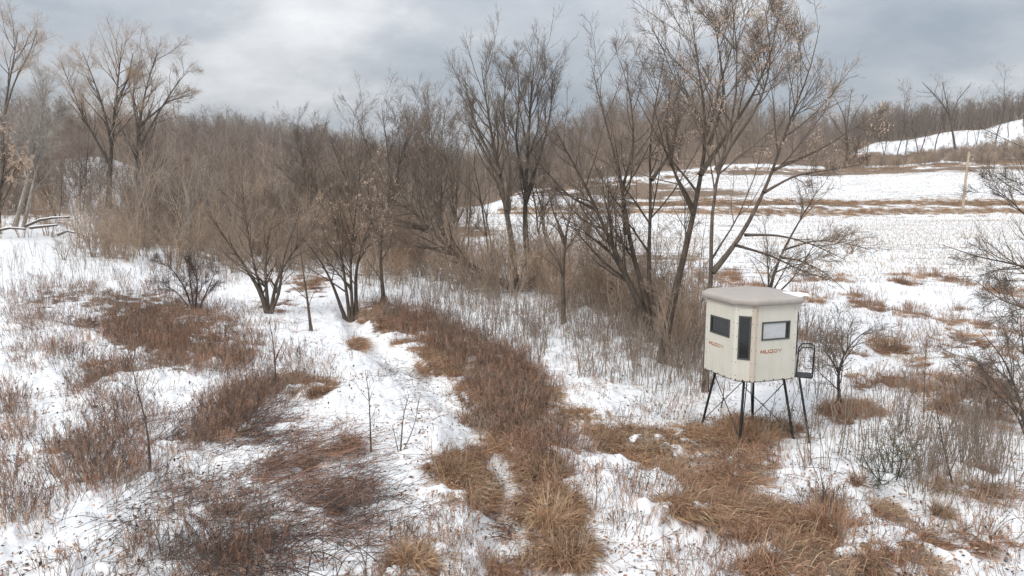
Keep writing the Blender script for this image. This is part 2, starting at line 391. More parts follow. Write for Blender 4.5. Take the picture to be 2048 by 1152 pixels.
def snow_material():
    m, t, b = mat('snow', .6, .25)
    geo = t.nodes.new('ShaderNodeNewGeometry').outputs['Position']
    def attr(n):
        a = t.nodes.new('ShaderNodeAttribute'); a.attribute_name = n; return a.outputs['Fac']
    big = noise(t, geo, 1.1, 4, .6, .3)
    fine = noise(t, geo, 7, 6, .7, .4)
    grit = noise(t, geo, 42, 3, .7)
    f = mth('ADD', mth('MULTIPLY', attr('litter'), 1.25, t), mth('ADD', mth('MULTIPLY', mth('SUBTRACT', fine, .5, t), 1.5, t), mth('MULTIPLY', mth('SUBTRACT', big, .5, t), .9, t), t), t)
    # stubble lines of the field: ragged strips along X
    sx = t.nodes.new('ShaderNodeMapping'); sx.inputs['Scale'].default_value = (.10, 1.3, 1); t.links.new(geo, sx.inputs[0])
    rows = noise(t, sx.outputs[0], 1.0, 4, .7)
    f = mth('ADD', f, mth('MULTIPLY', attr('field'), mth('MULTIPLY', mth('SUBTRACT', rows, .33, t), 1.9, t), t), t)
    mask = ramp(t, f, [(.52, (0, 0, 0)), (.66, (1, 1, 1))])
    speck = ramp(t, mth('ADD', mth('MULTIPLY', grit, .6, t), mth('MULTIPLY', fine, .4, t), t), [(.63, (0, 0, 0)), (.665, (1, 1, 1))])
    mask = mixc(t, 1.0, mask, mixc(t, .75, (0, 0, 0), speck), 'LIGHTEN')
    dirt = ramp(t, noise(t, geo, 14, 6, .75), [(.3, (.085, .058, .040)), (.55, (.20, .140, .096)), (.75, (.34, .25, .175))])
    white = ramp(t, noise(t, geo, 2.4, 6, .65), [(.3, (.70, .705, .715)), (.55, (.82, .82, .822)), (.75, (.86, .86, .86))])
    t.links.new(mixc(t, mask, white, dirt), b.inputs['Base Color'])
    t.links.new(mth('ADD', .55, mth('MULTIPLY', mask, .4, t), t), b.inputs['Roughness'])
    bp = t.nodes.new('ShaderNodeBump'); bp.inputs['Strength'].default_value = .8; bp.inputs['Distance'].default_value = .14
    hgt = mth('ADD', mth('MULTIPLY', noise(t, geo, 3.2, 6, .6), 1.0, t), mth('MULTIPLY', mask, -.25, t), t)
    t.links.new(hgt, bp.inputs['Height']); t.links.new(bp.outputs[0], b.inputs['Normal'])
    return m
M['snow'] = snow_material()
build_ground()

# ------------------------------------------------------------------ growing branches
def stems_to_arrays(polys, radii, K):
    """polys: list of (n,3) arrays -> smooth (N,K,3) paths and radii"""
    P, R = [], []
    for p, (r0, r1) in zip(polys, radii):
        p = np.asarray(p, float); n = len(p)
        s = np.concatenate([[0], np.cumsum(np.linalg.norm(np.diff(p, axis=0), axis=1))])
        tt = np.linspace(0, s[-1], K)
        q = np.stack([np.interp(tt, s, p[:, i]) for i in range(3)], -1)
        for _ in range(2): q[1:-1] = (q[:-2] + 2 * q[1:-1] + q[2:]) / 4
        P.append(q); u = np.linspace(0, 1, K); R.append(r0 + (r1 - r0) * u ** .8 + r0 * .25 * np.exp(-u * 18))
    return np.array(P), np.array(R)
def grow(rng, P, R, n, t0=.25, t1=.98, ratio=.5, ang=(30, 60), trop=.35, wob=.12, K=6, tip=.003, rr=.6, lmin=.0, fall=.55, droop=0.0):
    Nn, K0 = P.shape[:2]
    Lp = np.linalg.norm(np.diff(P, axis=1), axis=2).sum(1)
    c = rng.poisson(n * np.clip(Lp / Lp.max(), .35, 1)) if (n > 2 and Nn < 40) else rng.poisson(n, Nn) if n > 2 else rng.integers(1, int(n) + 2, Nn)
    i = np.repeat(np.arange(Nn), c); m = len(i)
    if m == 0: return P[:0, :K], R[:0, :K]
    t = t0 + (t1 - t0) * rng.random(m) ** .85
    f = t * (K0 - 1); j = np.minimum(f.astype(int), K0 - 2); f = f - j
    base = P[i, j] * (1 - f)[:, None] + P[i, j + 1] * f[:, None]
    rb = R[i, j] * (1 - f) + R[i, j + 1] * f
    T = unit(P[i, j + 1] - P[i, j])
    rv = rng.normal(size=(m, 3)); pp = unit(rv - np.sum(rv * T, -1, keepdims=True) * T)
    a = np.radians(rng.uniform(ang[0], ang[1], m))[:, None]
    d = unit(np.cos(a) * T + np.sin(a) * pp)
    ln = Lp[i] * ratio * (1 - fall * t) * rng.uniform(.55, 1.25, m)
    ln = np.maximum(ln, lmin)
    st = (ln / (K - 1))[:, None]
    pts = [base]
    tv = np.array([0, 0, 1.0])
    for k in range(K - 1):
        pts.append(pts[-1] + d * st)
        d = unit(d + (trop - droop * k / K) * tv / (K - 1) + wob * rng.normal(size=(m, 3)))
    P2 = np.stack(pts, 1)
    u = np.linspace(0, 1, K)
    r0 = np.maximum(np.minimum(rb * rr, ln * .014 + .003), tip)
    R2 = r0[:, None] * (1 - u) + tip * u
    return P2, R2
def crown(rng, P, R, levels):
    """levels: list of dicts for grow(); returns list of (P,R) per level"""
    out = []
    p, r = P, R
    for lv in levels:
        p, r = grow(rng, p, r, **lv)
        out.append((p, r))
    return out
def seeds(rng, P, n, size=.055, drop=.10):
    """hanging bunches of winged seeds and curled leaves at branch ends"""
    n = n // 2
    i = rng.integers(0, len(P), n)
    k = rng.integers(P.shape[1] // 2, P.shape[1], n)
    c = P[i, k]
    m = 9
    c = np.repeat(c, m, 0) + rng.normal(size=(n * m, 3)) * np.array([.06, .06, .07]) - np.array([0, 0, drop * .5])
    L_ = size * rng.uniform(.6, 1.4, n * m)
    d = unit(rng.normal(size=(n * m, 3)) * .5 + np.array([0, 0, -1.0])); s = unit(np.cross(d, rng.normal(size=(n * m, 3))))
    nn = np.cross(d, s)
    a = c; b = c + d * (L_ * .5)[:, None] + s * (L_ * .28)[:, None] + nn * (L_ * .12)[:, None]
    e = c + d * L_[:, None]; g = c + d * (L_ * .5)[:, None] - s * (L_ * .28)[:, None] + nn * (L_ * .12)[:, None]
    V = np.stack([a, b, e, g], 1).reshape(-1, 3)
    return V, np.arange(len(V)).reshape(-1, 4)
LV_FULL = [dict(n=20, t0=.26, ratio=.46, ang=(22, 50), trop=.45, K=8, tip=.006, wob=.10),
           dict(n=9, t0=.15, ratio=.5, ang=(20, 50), trop=.30, K=6, tip=.0045, wob=.13),
           dict(n=8.5, t0=.15, ratio=.55, ang=(18, 50), trop=.25, K=4, tip=.0035, wob=.15, lmin=.3)]
LV_UP = [dict(LV_FULL[0], n=26, ang=(16, 40), trop=.7), dict(LV_FULL[1], n=11, ang=(16, 42), trop=.5), dict(LV_FULL[2], n=9, ang=(18, 50), trop=.4)]
LV_FAR = [dict(LV_FULL[0], n=26, tip=.008), dict(LV_FULL[1], n=9, tip=.006, ratio=.5), dict(LV_FULL[2], n=9, tip=.0045, K=3, lmin=.6)]
LV_MED = [dict(LV_FULL[1], n=14, K=7), dict(LV_FULL[2], n=10, K=5, ratio=.5), dict(n=7, t0=.15, ratio=.5, ang=(25, 60), trop=.2, K=3, tip=.0032, wob=.14, lmin=.18)]
def tree(name, label, D, stems, widths, levels=LV_FULL, seed=1, cat='tree', group=None, bmat='bark', tmat='tree_twig', leaves=0, leafsize=.055, yoff=None, minr=.0, depth=1.2, scale_r=1.0, KS=14):
    """stems: polylines of photo pixels standing at ground distance D; the first point of the first stem is the foot"""
    rng = np.random.default_rng(seed)
    polys, rad = [], []
    foot = at(*stems[0][0], D); foot[2] = float(terrain(foot[0], foot[1])) - .05
    for si, (s, w) in enumerate(zip(stems, widths)):
        dd = rng.uniform(-1, 1) * depth if yoff is None else yoff[si]
        pts = [at(px, py, D + dd * (k / max(len(s) - 1, 1)) ** 1.0 + (rng.normal() * .08 if k else 0)) for k, (px, py) in enumerate(s)]
        if si == 0: pts[0] = foot.copy()
        elif abs(s[0][0] - stems[0][0][0]) < 30 and abs(s[0][1] - stems[0][0][1]) < 24:
            pts[0][2] = min(pts[0][2], float(terrain(pts[0][0], pts[0][1])) - .05)
        polys.append(np.array(pts)); rad.append((w[0] / F * D * .5 * scale_r, max(min(w[1], 1.0) / F * D * .5, .006)))
    P, R = stems_to_arrays(polys, rad, KS)
    P = P - foot
    root = empty(name, foot); tag(root, label, cat, group)
    lv = crown(rng, P, R, levels)
    V, Q = merge([tubes(P, R, 8), tubes(*lv[0], 5)] if len(lv) > 1 else [tubes(P, R, 8)])
    link('trunk', mesh_np('trunk', V, Q, [M[bmat]], True), root)
    link('crown', mesh_np('crown', *merge([tubes(*q, 4 if k == 0 else 3) for k, q in enumerate(lv[1:])] or [tubes(*lv[0], 4)]), [M[tmat]]), root)
    if leaves:
        tag(link('dead_leaves', mesh_np('dead_leaves', *seeds(rng, lv[-1][0], leaves, leafsize), [M['dead_leaf']]), root), kind='stuff')
    return root

# ------------------------------------------------------------------ plant prototypes for scattered stuff and copies
def auto_stems(rng, n, h, spread, lean=.25, K=10):
    P = []
    for i in range(n):
        a = rng.uniform(0, 2 * math.pi); d = unit(np.array([math.cos(a) * lean * rng.uniform(.3, 1.6), math.sin(a) * lean * rng.uniform(.3, 1.6), 1.0]))
        p = np.array([math.cos(a) * spread * rng.random(), math.sin(a) * spread * rng.random(), -.05])
        hh = h * rng.uniform(.65, 1.1); q = [p]
        for k in range(K - 1):
            q.append(q[-1] + d * hh / (K - 1)); d = unit(d + rng.normal(size=3) * .09 + np.array([0, 0, .06]))
        P.append(q)
    return np.array(P)
def taper(P, r0, r1): 
    u = np.linspace(0, 1, P.shape[1]); return np.tile(r0 + (r1 - r0) * u, (len(P), 1))
def proto_shrub(seed, n=8, h=3.5, r=.022, tm='twig', lv=None, spread=.35, lean=.35):
    rng = np.random.default_rng(seed)
    P = auto_stems(rng, n, h, spread, lean); R = taper(P, r, .006)
    lv = crown(rng, P, R, lv or [dict(n=8, t0=.2, ratio=.42, ang=(25, 55), trop=.4, K=6, tip=.005), dict(n=6, t0=.15, ratio=.5, ang=(25, 60), trop=.25, K=4, tip=.0038), dict(n=3, t0=.2, ratio=.5, ang=(25, 60), trop=.2, K=3, tip=.0032, lmin=.15)])
    return mesh_np('shrub', *merge([tubes(P, R, 4)] + [tubes(*q, 3) for q in lv]), [M[tm]])
def proto_stalks(seed, n=3, h=1.4, tm='stalk'):
    rng = np.random.default_rng(seed)
    P = auto_stems(rng, n, h, .25, .12, 6); R = taper(P, .009, .004)
    lv = crown(rng, P, R, [dict(n=5, t0=.35, ratio=.28, ang=(20, 50), trop=.4, K=4, tip=.003), dict(n=2, t0=.3, ratio=.4, ang=(25, 55), trop=.3, K=3, tip=.0028)])
    return mesh_np('stalks', *merge([tubes(P, R, 4)] + [tubes(*q, 3) for q in lv]), [M[tm]])
def proto_weed(seed, n=26, h=.75, lean=.22, tm='weed', rad=.28, fluff=6):
    rng = np.random.default_rng(seed)
    P = auto_stems(rng, n, h, rad, lean, 5); R = taper(P, .0055, .0035)
    lv = crown(rng, P, R, [dict(n=fluff, t0=.45, ratio=.26, ang=(15, 50), trop=.3, K=3, tip=.003, fall=.3)])
    return mesh_np('weed', *merge([tubes(P, R, 3)] + [tubes(*q, 3) for q in lv]), [M[tm]])
def proto_fallen(seed, n=16, ln=1.2, tm='twig_dark', rise=.35):
    rng = np.random.default_rng(seed); P = []
    for i in range(n):
        a = rng.normal() * .45; e = rng.uniform(.05, rise * 1.6); l = ln * rng.uniform(.5, 1.2)
        d = np.array([math.cos(a) * math.cos(e), math.sin(a) * math.cos(e), math.sin(e)]); p = np.array([rng.normal() * .5, rng.normal() * .5, 0.0]); q = [p]
        for k in range(5):
            q.append(q[-1] + d * l / 5); d = unit(d + np.array([0, 0, -.10]) + rng.normal(size=3) * .06)
            if q[-1][2] < .02: d[2] = abs(d[2])
        P.append(q)
    P = np.array(P); R = taper(P, .006, .003)
    lv = crown(rng, P, R, [dict(n=4, t0=.3, ratio=.3, ang=(15, 50), trop=.15, K=3, tip=.003, fall=.3)])
    return mesh_np('fallen', *merge([tubes(P, R, 3)] + [tubes(*q, 3) for q in lv]), [M[tm]])
def blades(rng, n, ln, rad, comb=0.0, lift=1.0, w=.007, K=6, grav=.42):
    """arching grass blades: flat tapering strips that rise, bend over and lie down; comb > 0 lays them towards +X"""
    a = rng.uniform(0, 2 * math.pi, n)
    b = np.stack([np.cos(a), np.sin(a)], -1) * (rad * np.sqrt(rng.random(n)))[:, None]
    base = np.concatenate([b, np.full((n, 1), -.03)], 1)
    d = np.stack([np.cos(a), np.sin(a), np.zeros(n)], -1) * rng.uniform(.1, .6, (n, 1)) + rng.normal(size=(n, 3)) * .22
    d[:, 0] += comb; d[:, 2] = lift * rng.uniform(.35, 1.2, n)
    d = unit(d); l = ln * rng.uniform(.45, 1.15, n); st = (l / (K - 1))[:, None]
    side = unit(np.cross(d, rng.normal(size=(n, 3))))
    pts = [base]
    for k in range(K - 1):
        nxt = pts[-1] + d * st
        low = nxt[:, 2] < .012; nxt[low, 2] = .012 + .03 * rng.random(low.sum())
        pts.append(nxt); d = unit(d + np.array([comb * .12, 0, -grav]) + rng.normal(size=(n, 3)) * .07)
    P = np.stack(pts, 1); u = np.linspace(0, 1, K)
    wd = w * (1 - .85 * u)[None, :, None] * rng.uniform(.6, 1.4, (n, 1, 1))
    V = np.stack([P - side[:, None] * wd, P + side[:, None] * wd], 2)
    idx = np.arange(n * K * 2).reshape(n, K, 2)
    Q = np.stack([idx[:, :-1, 0], idx[:, :-1, 1], idx[:, 1:, 1], idx[:, 1:, 0]], -1).reshape(-1, 4)
    return V.reshape(-1, 3), Q
def proto_grass(seed, n=130, ln=.75, rad=.22, comb=.5, lift=.9, m='grass', w=.007):
    rng = np.random.default_rng(seed)
    V, Q = blades(rng, n, ln, rad, comb, lift, w)
    return mesh_np('grass', V, Q, [M[m]])
def proto_stubble(seed):
    rng = np.random.default_rng(seed); P = auto_stems(rng, 4, .24, .16, .25, 3); R = taper(P, .011, .009)
    return mesh_np('stubble', *tubes(P, R, 3), [M['stubble']])
def proto_tree(seed, h=13, r=.16, tm='far_twig', fork=.3, lean=.05, dens=1.0, mid=False):
    rng = np.random.default_rng(seed)
    P = auto_stems(rng, 1, h, 0, lean, 12); R = taper(P, r, .02)
    lv = crown(rng, P, R, [dict(n=15 * dens, t0=fork, ratio=.42, ang=(25, 55), trop=.55, K=6, tip=.012, fall=.62), dict(n=7 * dens, t0=.15, ratio=.45, ang=(25, 58), trop=.35, K=5, tip=.008),
                           dict(n=5, t0=.15, ratio=.5, ang=(25, 60), trop=.25, K=3, tip=.006, lmin=.3)] + ([dict(n=2.5, t0=.15, ratio=.5, ang=(25, 60), trop=.2, K=3, tip=.004, lmin=.2)] if mid else []))
    return P, R, lv
def proto_tree_mesh(seed, **k):
    tm = k.pop('tm', 'far_twig')
    P, R, lv = proto_tree(seed, **k)
    return mesh_np('wood_tree', *merge([tubes(P, R, 5)] + [tubes(*q, 3) for q in lv]), [M[tm]])

# ------------------------------------------------------------------ scattered stuff: one object each, geometry nodes
def stuff(name, label, cat, pts, rot, scl, meshes, rng):
    pcol = bpy.data.collections.new(name + '_sources')
    for k, me in enumerate(meshes):
        o = bpy.data.objects.new(f'{name}_source_{k:02d}', me); pcol.objects.link(o)
    n = len(pts)
    me = bpy.data.meshes.new(name); me.vertices.add(n); me.vertices.foreach_set('co', np.asarray(pts, np.float32).ravel())
    for an, val in (('rot', rot), ('scl', scl)):
        q = me.attributes.new(an, 'FLOAT_VECTOR', 'POINT'); q.data.foreach_set('vector', np.asarray(val, np.float32).ravel())
    q = me.attributes.new('pick', 'INT', 'POINT'); q.data.foreach_set('value', rng.integers(0, len(meshes), n).astype(np.int32))
    o = link(name, me); tag(o, label, cat, kind='stuff')
    g = bpy.data.node_groups.new(name, 'GeometryNodeTree')
    g.interface.new_socket('Geometry', in_out='INPUT', socket_type='NodeSocketGeometry'); g.interface.new_socket('Geometry', in_out='OUTPUT', socket_type='NodeSocketGeometry')
    gi, go = g.nodes.new('NodeGroupInput'), g.nodes.new('NodeGroupOutput')
    m2p = g.nodes.new('GeometryNodeMeshToPoints'); iop = g.nodes.new('GeometryNodeInstanceOnPoints')
    ci = g.nodes.new('GeometryNodeCollectionInfo'); ci.inputs['Collection'].default_value = pcol
    ci.inputs['Separate Children'].default_value = True; ci.inputs['Reset Children'].default_value = True
    def na(nm, ty):
        a = g.nodes.new('GeometryNodeInputNamedAttribute'); a.data_type = ty; a.inputs['Name'].default_value = nm; return a.outputs['Attribute']
    e2r = g.nodes.new('FunctionNodeEulerToRotation'); lk = g.links.new
    lk(gi.outputs[0], m2p.inputs['Mesh']); lk(m2p.outputs[0], iop.inputs['Points']); lk(ci.outputs[0], iop.inputs['Instance'])
    iop.inputs['Pick Instance'].default_value = True
    lk(na('pick', 'INT'), iop.inputs['Instance Index']); lk(na('rot', 'FLOAT_VECTOR'), e2r.inputs[0]); lk(e2r.outputs[0], iop.inputs['Rotation']); lk(na('scl', 'FLOAT_VECTOR'), iop.inputs['Scale'])
    lk(iop.outputs[0], go.inputs[0])
    md = o.modifiers.new('scatter', 'NODES'); md.node_group = g
    return o
def spread(name, label, cat, kind, count, meshes, seed, smin=.7, smax=1.25, yaw=None, tilt=.08, sink=0.02, edge=.55, yawsd=.6):
    rng = np.random.default_rng(seed)
    x, y, z = scatter(kind, count, rng, edge); n = len(x)
    z = z + relief(x, y) * .5 - sink
    rz = rng.uniform(0, 2 * math.pi, n) if yaw is None else yaw(x, y) + rng.normal(size=n) * yawsd
    rot = np.stack([rng.normal(size=n) * tilt, rng.normal(size=n) * tilt, rz], -1)
    s = rng.uniform(smin, smax, n)
    return stuff(name, label, cat, np.stack([x, y, z], -1), rot, np.stack([s, s, s * rng.uniform(.85, 1.15, n)], -1), meshes, rng)

# ------------------------------------------------------------------ hunting blind
def panel_material(name, c, streak=.10):
    m, t, b = mat(name, .5, .35)
    co = t.nodes.new('ShaderNodeTexCoord').outputs['Object']
    mpn = t.nodes.new('ShaderNodeMapping'); mpn.inputs['Scale'].default_value = (9, 9, .5); t.links.new(co, mpn.inputs[0])
    s1 = noise(t, mpn.outputs[0], 1.6, 5, .6); s2 = noise(t, co, 2.2, 5, .6)
    f = mth('ADD', mth('MULTIPLY', s1, .6, t), mth('MULTIPLY', s2, .4, t), t)
    lo = tuple(v * k for v, k in zip(c, (1 - streak * 1.6, 1 - streak * 2, 1 - streak * 2.4)))
    t.links.new(ramp(t, f, [(.32, lo), (.5, c), (.75, tuple(min(v * 1.06, .9) for v in c))]), b.inputs['Base Color'])
    return m
M['panel'] = panel_material('panel', (.635, .61, .53), .055)
M['trim'] = panel_material('trim', (.65, .63, .56), .06)
M['stain'] = panel_material('stain', (.56, .49, .41), .1)
M['roof'] = plain('roof', (.385, .345, .312), .6, .3, .06, 3)
M['frame'] = plain('frame', (.075, .080, .072), .5, .3, .2, 20)
M['steel'] = plain('steel', (.018, .019, .019), .45, .4, .3, 15)
M['orange'] = plain('orange', (.40, .105, .035), .6, .2, .5, 40)
M['worn_print'] = plain('worn_print', (.36, .235, .165), .6, .2, .5, 40)
M['curtain'] = plain('curtain', (.52, .53, .54), .7, .2, .08, 5)
M['clean_snow'] = plain('clean_snow', (.84, .85, .87), .6, .2, .02, 5)
gm, gt_, gb = mat('dark_glass', .08, .5); gb.inputs['Base Color'].default_value = (.012, .013, .013, 1); M['glass'] = gm
def build_blind():
    g = at(1505, 600, 16.95); bx, by = float(g[0]), 16.95
    bz = float(terrain(bx, by)) - .03
    FL, TOP = 1.66, 3.50                         # floor and eaves
    Wd, Ch = 1.17, .445                            # wide and chamfered wall widths
    half = Wd / 2 + Ch / math.sqrt(2)
    # turn: the chamfered corner faces the camera, 6.5 degrees off
    view = math.atan2(-by, -bx)
    root = empty('hunting_blind', (bx, by, bz), view - math.radians(7.5))
    tag(root, 'beige raised hunting blind with dark windows standing on black splayed legs', 'hunting blind')
    # local frame: +X is the normal of the chamfered front corner
    def octo(k, off=0.0):
        """8 corners of the chamfered square (wall normals at 0,45,90..: even = chamfer, odd = wide)"""
        pts = []
        for i in range(8):
            a0, a1 = math.radians(45 * i), math.radians(45 * (i + 1))
            d0 = (half + off) if i % 2 else ((half * math.sqrt(2) - Ch / 2) + off)
            d1 = (half + off) if (i + 1) % 2 else ((half * math.sqrt(2) - Ch / 2) + off)
            A = np.array([[math.cos(a0), math.sin(a0)], [math.cos(a1), math.sin(a1)]])
            pts.append(np.linalg.solve(A, [d0 * k, d1 * k]))
        return np.array(pts)
    C0 = octo(1.0)
    def wall_frame(i):
        """origin at the wall's lower left seen from outside, unit along, normal, width"""
        a, b = C0[i - 1], C0[i]                   # wall i lies between corner i-1 and i
        n = np.array([math.cos(math.radians(45 * i)), math.sin(math.radians(45 * i))])
        return a, b, n
    def on_wall(i, u, z, out_=0.0):
        a, b, n = wall_frame(i); p = a + (b - a) * u + n * out_
        return np.array([p[0], p[1], z])
    def slab(i, u0, u1, z0, z1, o0, o1):
        v = [on_wall(i, u, z, o) for o in (o0, o1) for (u, z) in ((u0, z0), (u1, z0), (u1, z1), (u0, z1))]
        q = [(4, 5, 6, 7), (3, 2, 1, 0), (0, 1, 5, 4), (1, 2, 6, 5), (2, 3, 7, 6), (3, 0, 4, 7)]
        return np.array(v), np.array(q)
    Hh = TOP - FL
    for i in range(8):
        wide = i % 2 == 1
        u0, u1, z0, z1 = (.17, .83, FL + .98, FL + 1.40) if wide else (.20, .80, FL + .52, FL + 1.54)
        w = (Wd if wide else Ch)
        wm = [slab(i, .002, u0, FL, TOP, -.03, 0), slab(i, u1, .998, FL, TOP, -.03, 0), slab(i, u0, u1, FL, z0, -.03, 0), slab(i, u0, u1, z1, TOP, -.03, 0)]
        link('wall_panel', mesh_np('wall_panel', *merge(wm), [M['panel']]), root)
        fw = .028
        fu = fw / w
        fr = [slab(i, u0 - fu * .3, u0 + fu, z0, z1, -.01, .014), slab(i, u1 - fu, u1 + fu * .3, z0, z1, -.01, .014), slab(i, u0 - fu * .3, u1 + fu * .3, z1 - fw, z1 + fw * .3, -.01, .016), slab(i, u0 - fu * .3, u1 + fu * .3, z0 - fw * .3, z0 + fw, -.01, .016)]
        wo = link('window', mesh_np('window', *merge(fr), [M['frame']]), root)
        link('pane', mesh_np('pane', *slab(i, u0 + fu, u1 - fu, z0 + fw, z1 - fw, -.018, -.012), [M['glass']]), wo)
        if i == 1:                                 # right front window: a pale blind drawn inside, dark strip at its right edge
            cu = link('curtain', mesh_np('curtain', *slab(i, u0 + fu, u1 - fu - .07, z0 + fw, z1 - fw, -.011, -.006), [M['curtain']]), wo)
        for uu in np.linspace(u0 - fu * .1, u1 + fu * .1, 4 if wide else 2):
            pass
    # vertical battens on the corners and stained seams
    for i in range(8):
        c = C0[i]; d = unit(c[None])[0]
        n0 = np.array([math.cos(math.radians(45 * i)), math.sin(math.radians(45 * i))]); n1 = np.array([math.cos(math.radians(45 * (i + 1))), math.sin(math.radians(45 * (i + 1)))])
        t0 = np.array([-n0[1], n0[0]]); t1 = np.array([-n1[1], n1[0]])
        prof = [c - t0 * .075, c - t0 * .075 + n0 * .008, c + (n0 + n1) / (1 + n0 @ n1) * .008, c + t1 * .075 + n1 * .008, c + t1 * .075]
        V = np.array([[*p, z] for z in (FL - .006, TOP) for p in prof]); k = 5
        Q = np.array([(a, a + 1, a + 1 + k, a + k) for a in range(k - 1)])
        link('corner_trim', mesh_np('corner_trim', V, Q, [M['stain'] if i == 0 else M['trim']]), root)
    # rivets: down each side of the corner trims and along the floor
    def ball(p, n, r):
        a = np.arange(6) * math.pi / 3; n = np.array([n[0], n[1], 0.0]); t = np.array([-n[1], n[0], 0]); zz = np.array([0, 0, 1.0])
        ring = [p + r * (math.cos(x) * t + math.sin(x) * zz) for x in a]
        top = [p + n * r * .6 + .5 * r * (math.cos(x) * t + math.sin(x) * zz) for x in a]
        V = np.array(ring + top); Q = [(j, (j + 1) % 6, 6 + (j + 1) % 6, 6 + j) for j in range(6)] + [(6, 7, 8, 9), (6, 9, 10, 11)]
        return V, np.array(Q)
    riv, bolts = [], []
    for i in range(8):
        a, b, n = wall_frame(i); w = np.linalg.norm(b - a)
        for z in np.linspace(FL + .12, TOP - .16, 6):
            for e in (.05, w - .05): riv.append(ball(on_wall(i, e / w, z, .009), n, .012))
        for e in np.linspace(.06, w - .06, 5 if i % 2 else 3): bolts.append(ball(on_wall(i, e / w, FL + .015, .009), n, .021))
    tag(link('rivets', mesh_np('rivets', *merge(riv), [M['frame']]), root), kind='stuff')
    tag(link('bolts', mesh_np('bolts', *merge(bolts), [M['steel']]), root), kind='stuff')
    fl = np.array([[*p, z] for z in (FL - .03, FL + .02) for p in octo(1, -.035)])
    Q = [(a, (a + 1) % 8, 8 + (a + 1) % 8, 8 + a) for a in range(8)]
    me = bpy.data.meshes.new('floor'); me.from_pydata([tuple(v) for v in fl], [], Q + [tuple(range(7, -1, -1)), tuple(range(8, 16))]); me.materials.append(M['steel'])
    link('floor', me, root)
    # roof: rounded rim and shallow dome
    rings = [(-.02, -.01), (.05, -.035), (.098, -.03), (.122, .0), (.128, .045), (.122, .085), (.10, .115), (.055, .135), (0.0, .146), (.78, .172), (.5, .196), (.2, .206)]
    V, nseg = [], 8
    def rounded(off):
        c = octo(1, off) if off < .15 else octo(1, 0) * off; out_ = []
        for i in range(8):                           # soften the plan's corners
            p, a, b = c[i], c[i - 1], c[(i + 1) % 8]
            for s in (.18, .09): out_.append(p + (a - p) * s * .7)
            out_.append(p * .995)
            for s in (.09, .18): out_.append(p + (b - p) * s * .7)
        return out_
    for off, dz in rings: V += [(*p, TOP + dz) for p in rounded(off)]
    k = 40; Q = [(r * k + a, r * k + (a + 1) % k, (r + 1) * k + (a + 1) % k, (r + 1) * k + a) for r in range(len(rings) - 1) for a in range(k)]
    me = bpy.data.meshes.new('roof'); me.from_pydata(V, [], Q + [tuple(range((len(rings) - 1) * k, len(rings) * k)), tuple(range(k - 1, -1, -1))]); me.materials.append(M['roof'])
    me.polygons.foreach_set('use_smooth', np.ones(len(me.polygons), bool))
    link('roof', me, root)
    # lettering on the two wide front walls: broad extended capitals, flat print
    def stroke(i, pts, z0, u0, s, w=.24):
        """letter polygon strips in letter units (1 high)"""
        a, b, n = wall_frame(i); wid = np.linalg.norm(b - a); parts = []
        for (x0, y0), (x1, y1) in zip(pts[:-1], pts[1:]):
            d = np.array([x1 - x0, y1 - y0]); d = d / np.linalg.norm(d); nn = np.array([-d[1], d[0]]) * w / 2; e = d * w * .45
            cs = [np.array([x0, y0]) - e - nn, np.array([x1, y1]) + e - nn, np.array([x1, y1]) + e + nn, np.array([x0, y0]) - e + nn]
            v = np.array([on_wall(i, u0 + c[0] * s / wid, z0 + c[1] * s, o) for o in (.001, .0025) for c in cs])
            parts.append((v, np.array([(4, 5, 6, 7), (0, 1, 5, 4), (1, 2, 6, 5), (2, 3, 7, 6), (3, 0, 4, 7)])))
        return parts
    GL = {'M': [[(.1, .1), (.1, .9), (.62, .35), (1.15, .9), (1.15, .1)]], 'U': [[(.1, .9), (.1, .22), (.25, .1), (.95, .1), (1.1, .22), (1.1, .9)]],
          'D': [[(.1, .9), (.9, .9), (1.1, .7), (1.1, .3), (.9, .1), (.1, .1)], [(.1, .5), (.1, .1)]], 'Y': [[(.05, .9), (.6, .45), (1.15, .9)], [(.6, .45), (.6, .1)]]}
    for i in (1, 7):
        s = .083; u = .16 if i == 1 else .14; z0 = FL + .66
        for j, ch in enumerate('MUDDY'):
            pr = []
            for st in GL[ch]: pr += stroke(i, st, z0 + j * .0006, u + j * 1.5 * s / Wd, s)
            # lift every next stroke a hair so that overlapping strokes never share a plane
            pr = [(v + np.array([math.cos(math.radians(45 * i)), math.sin(math.radians(45 * i)), 0]) * .0004 * q, f) for q, (v, f) in enumerate(pr)]
            lo = link('letter', mesh_np('letter', *merge(pr), [M['orange'] if j < 3 else M['worn_print']]), root)
    # legs: splayed, with cross braces between neighbours, feet on the ground
    feet, tops = [], []
    for a in (0, 90, 180, 270):
        ca, sa = math.cos(math.radians(a)), math.sin(math.radians(a))
        t = np.array([ca * .80, sa * .80, FL - .03]); f = np.array([ca * 1.12, sa * 1.12, -.06])
        p = root.matrix_basis @ Vector(f); f[2] = float(terrain(p.x, p.y)) - bz - .06
        tops.append(t); feet.append(f)
        lo = link('leg', mesh_np('leg', *merge([bar(t, f, .032, 8), bar(t + np.array([-sa, ca, 0]) * .07, f + np.array([-sa, ca, 0]) * .02, .012, 6)]), [M['steel']], True), root)
        link('foot_plate', mesh_np('foot_plate', *box_vq(f + np.array([0, 0, .05]), (.16, .16, .012)), [M['steel']]), lo)
    for k_ in range(4):
        j = (k_ + 1) % 4
        lerp = lambda p, q, t: p + (q - p) * t
        link('brace', mesh_np('brace', *bar(lerp(tops[k_], feet[k_], .10), lerp(tops[j], feet[j], .86), .011, 6), [M['steel']], True), root)
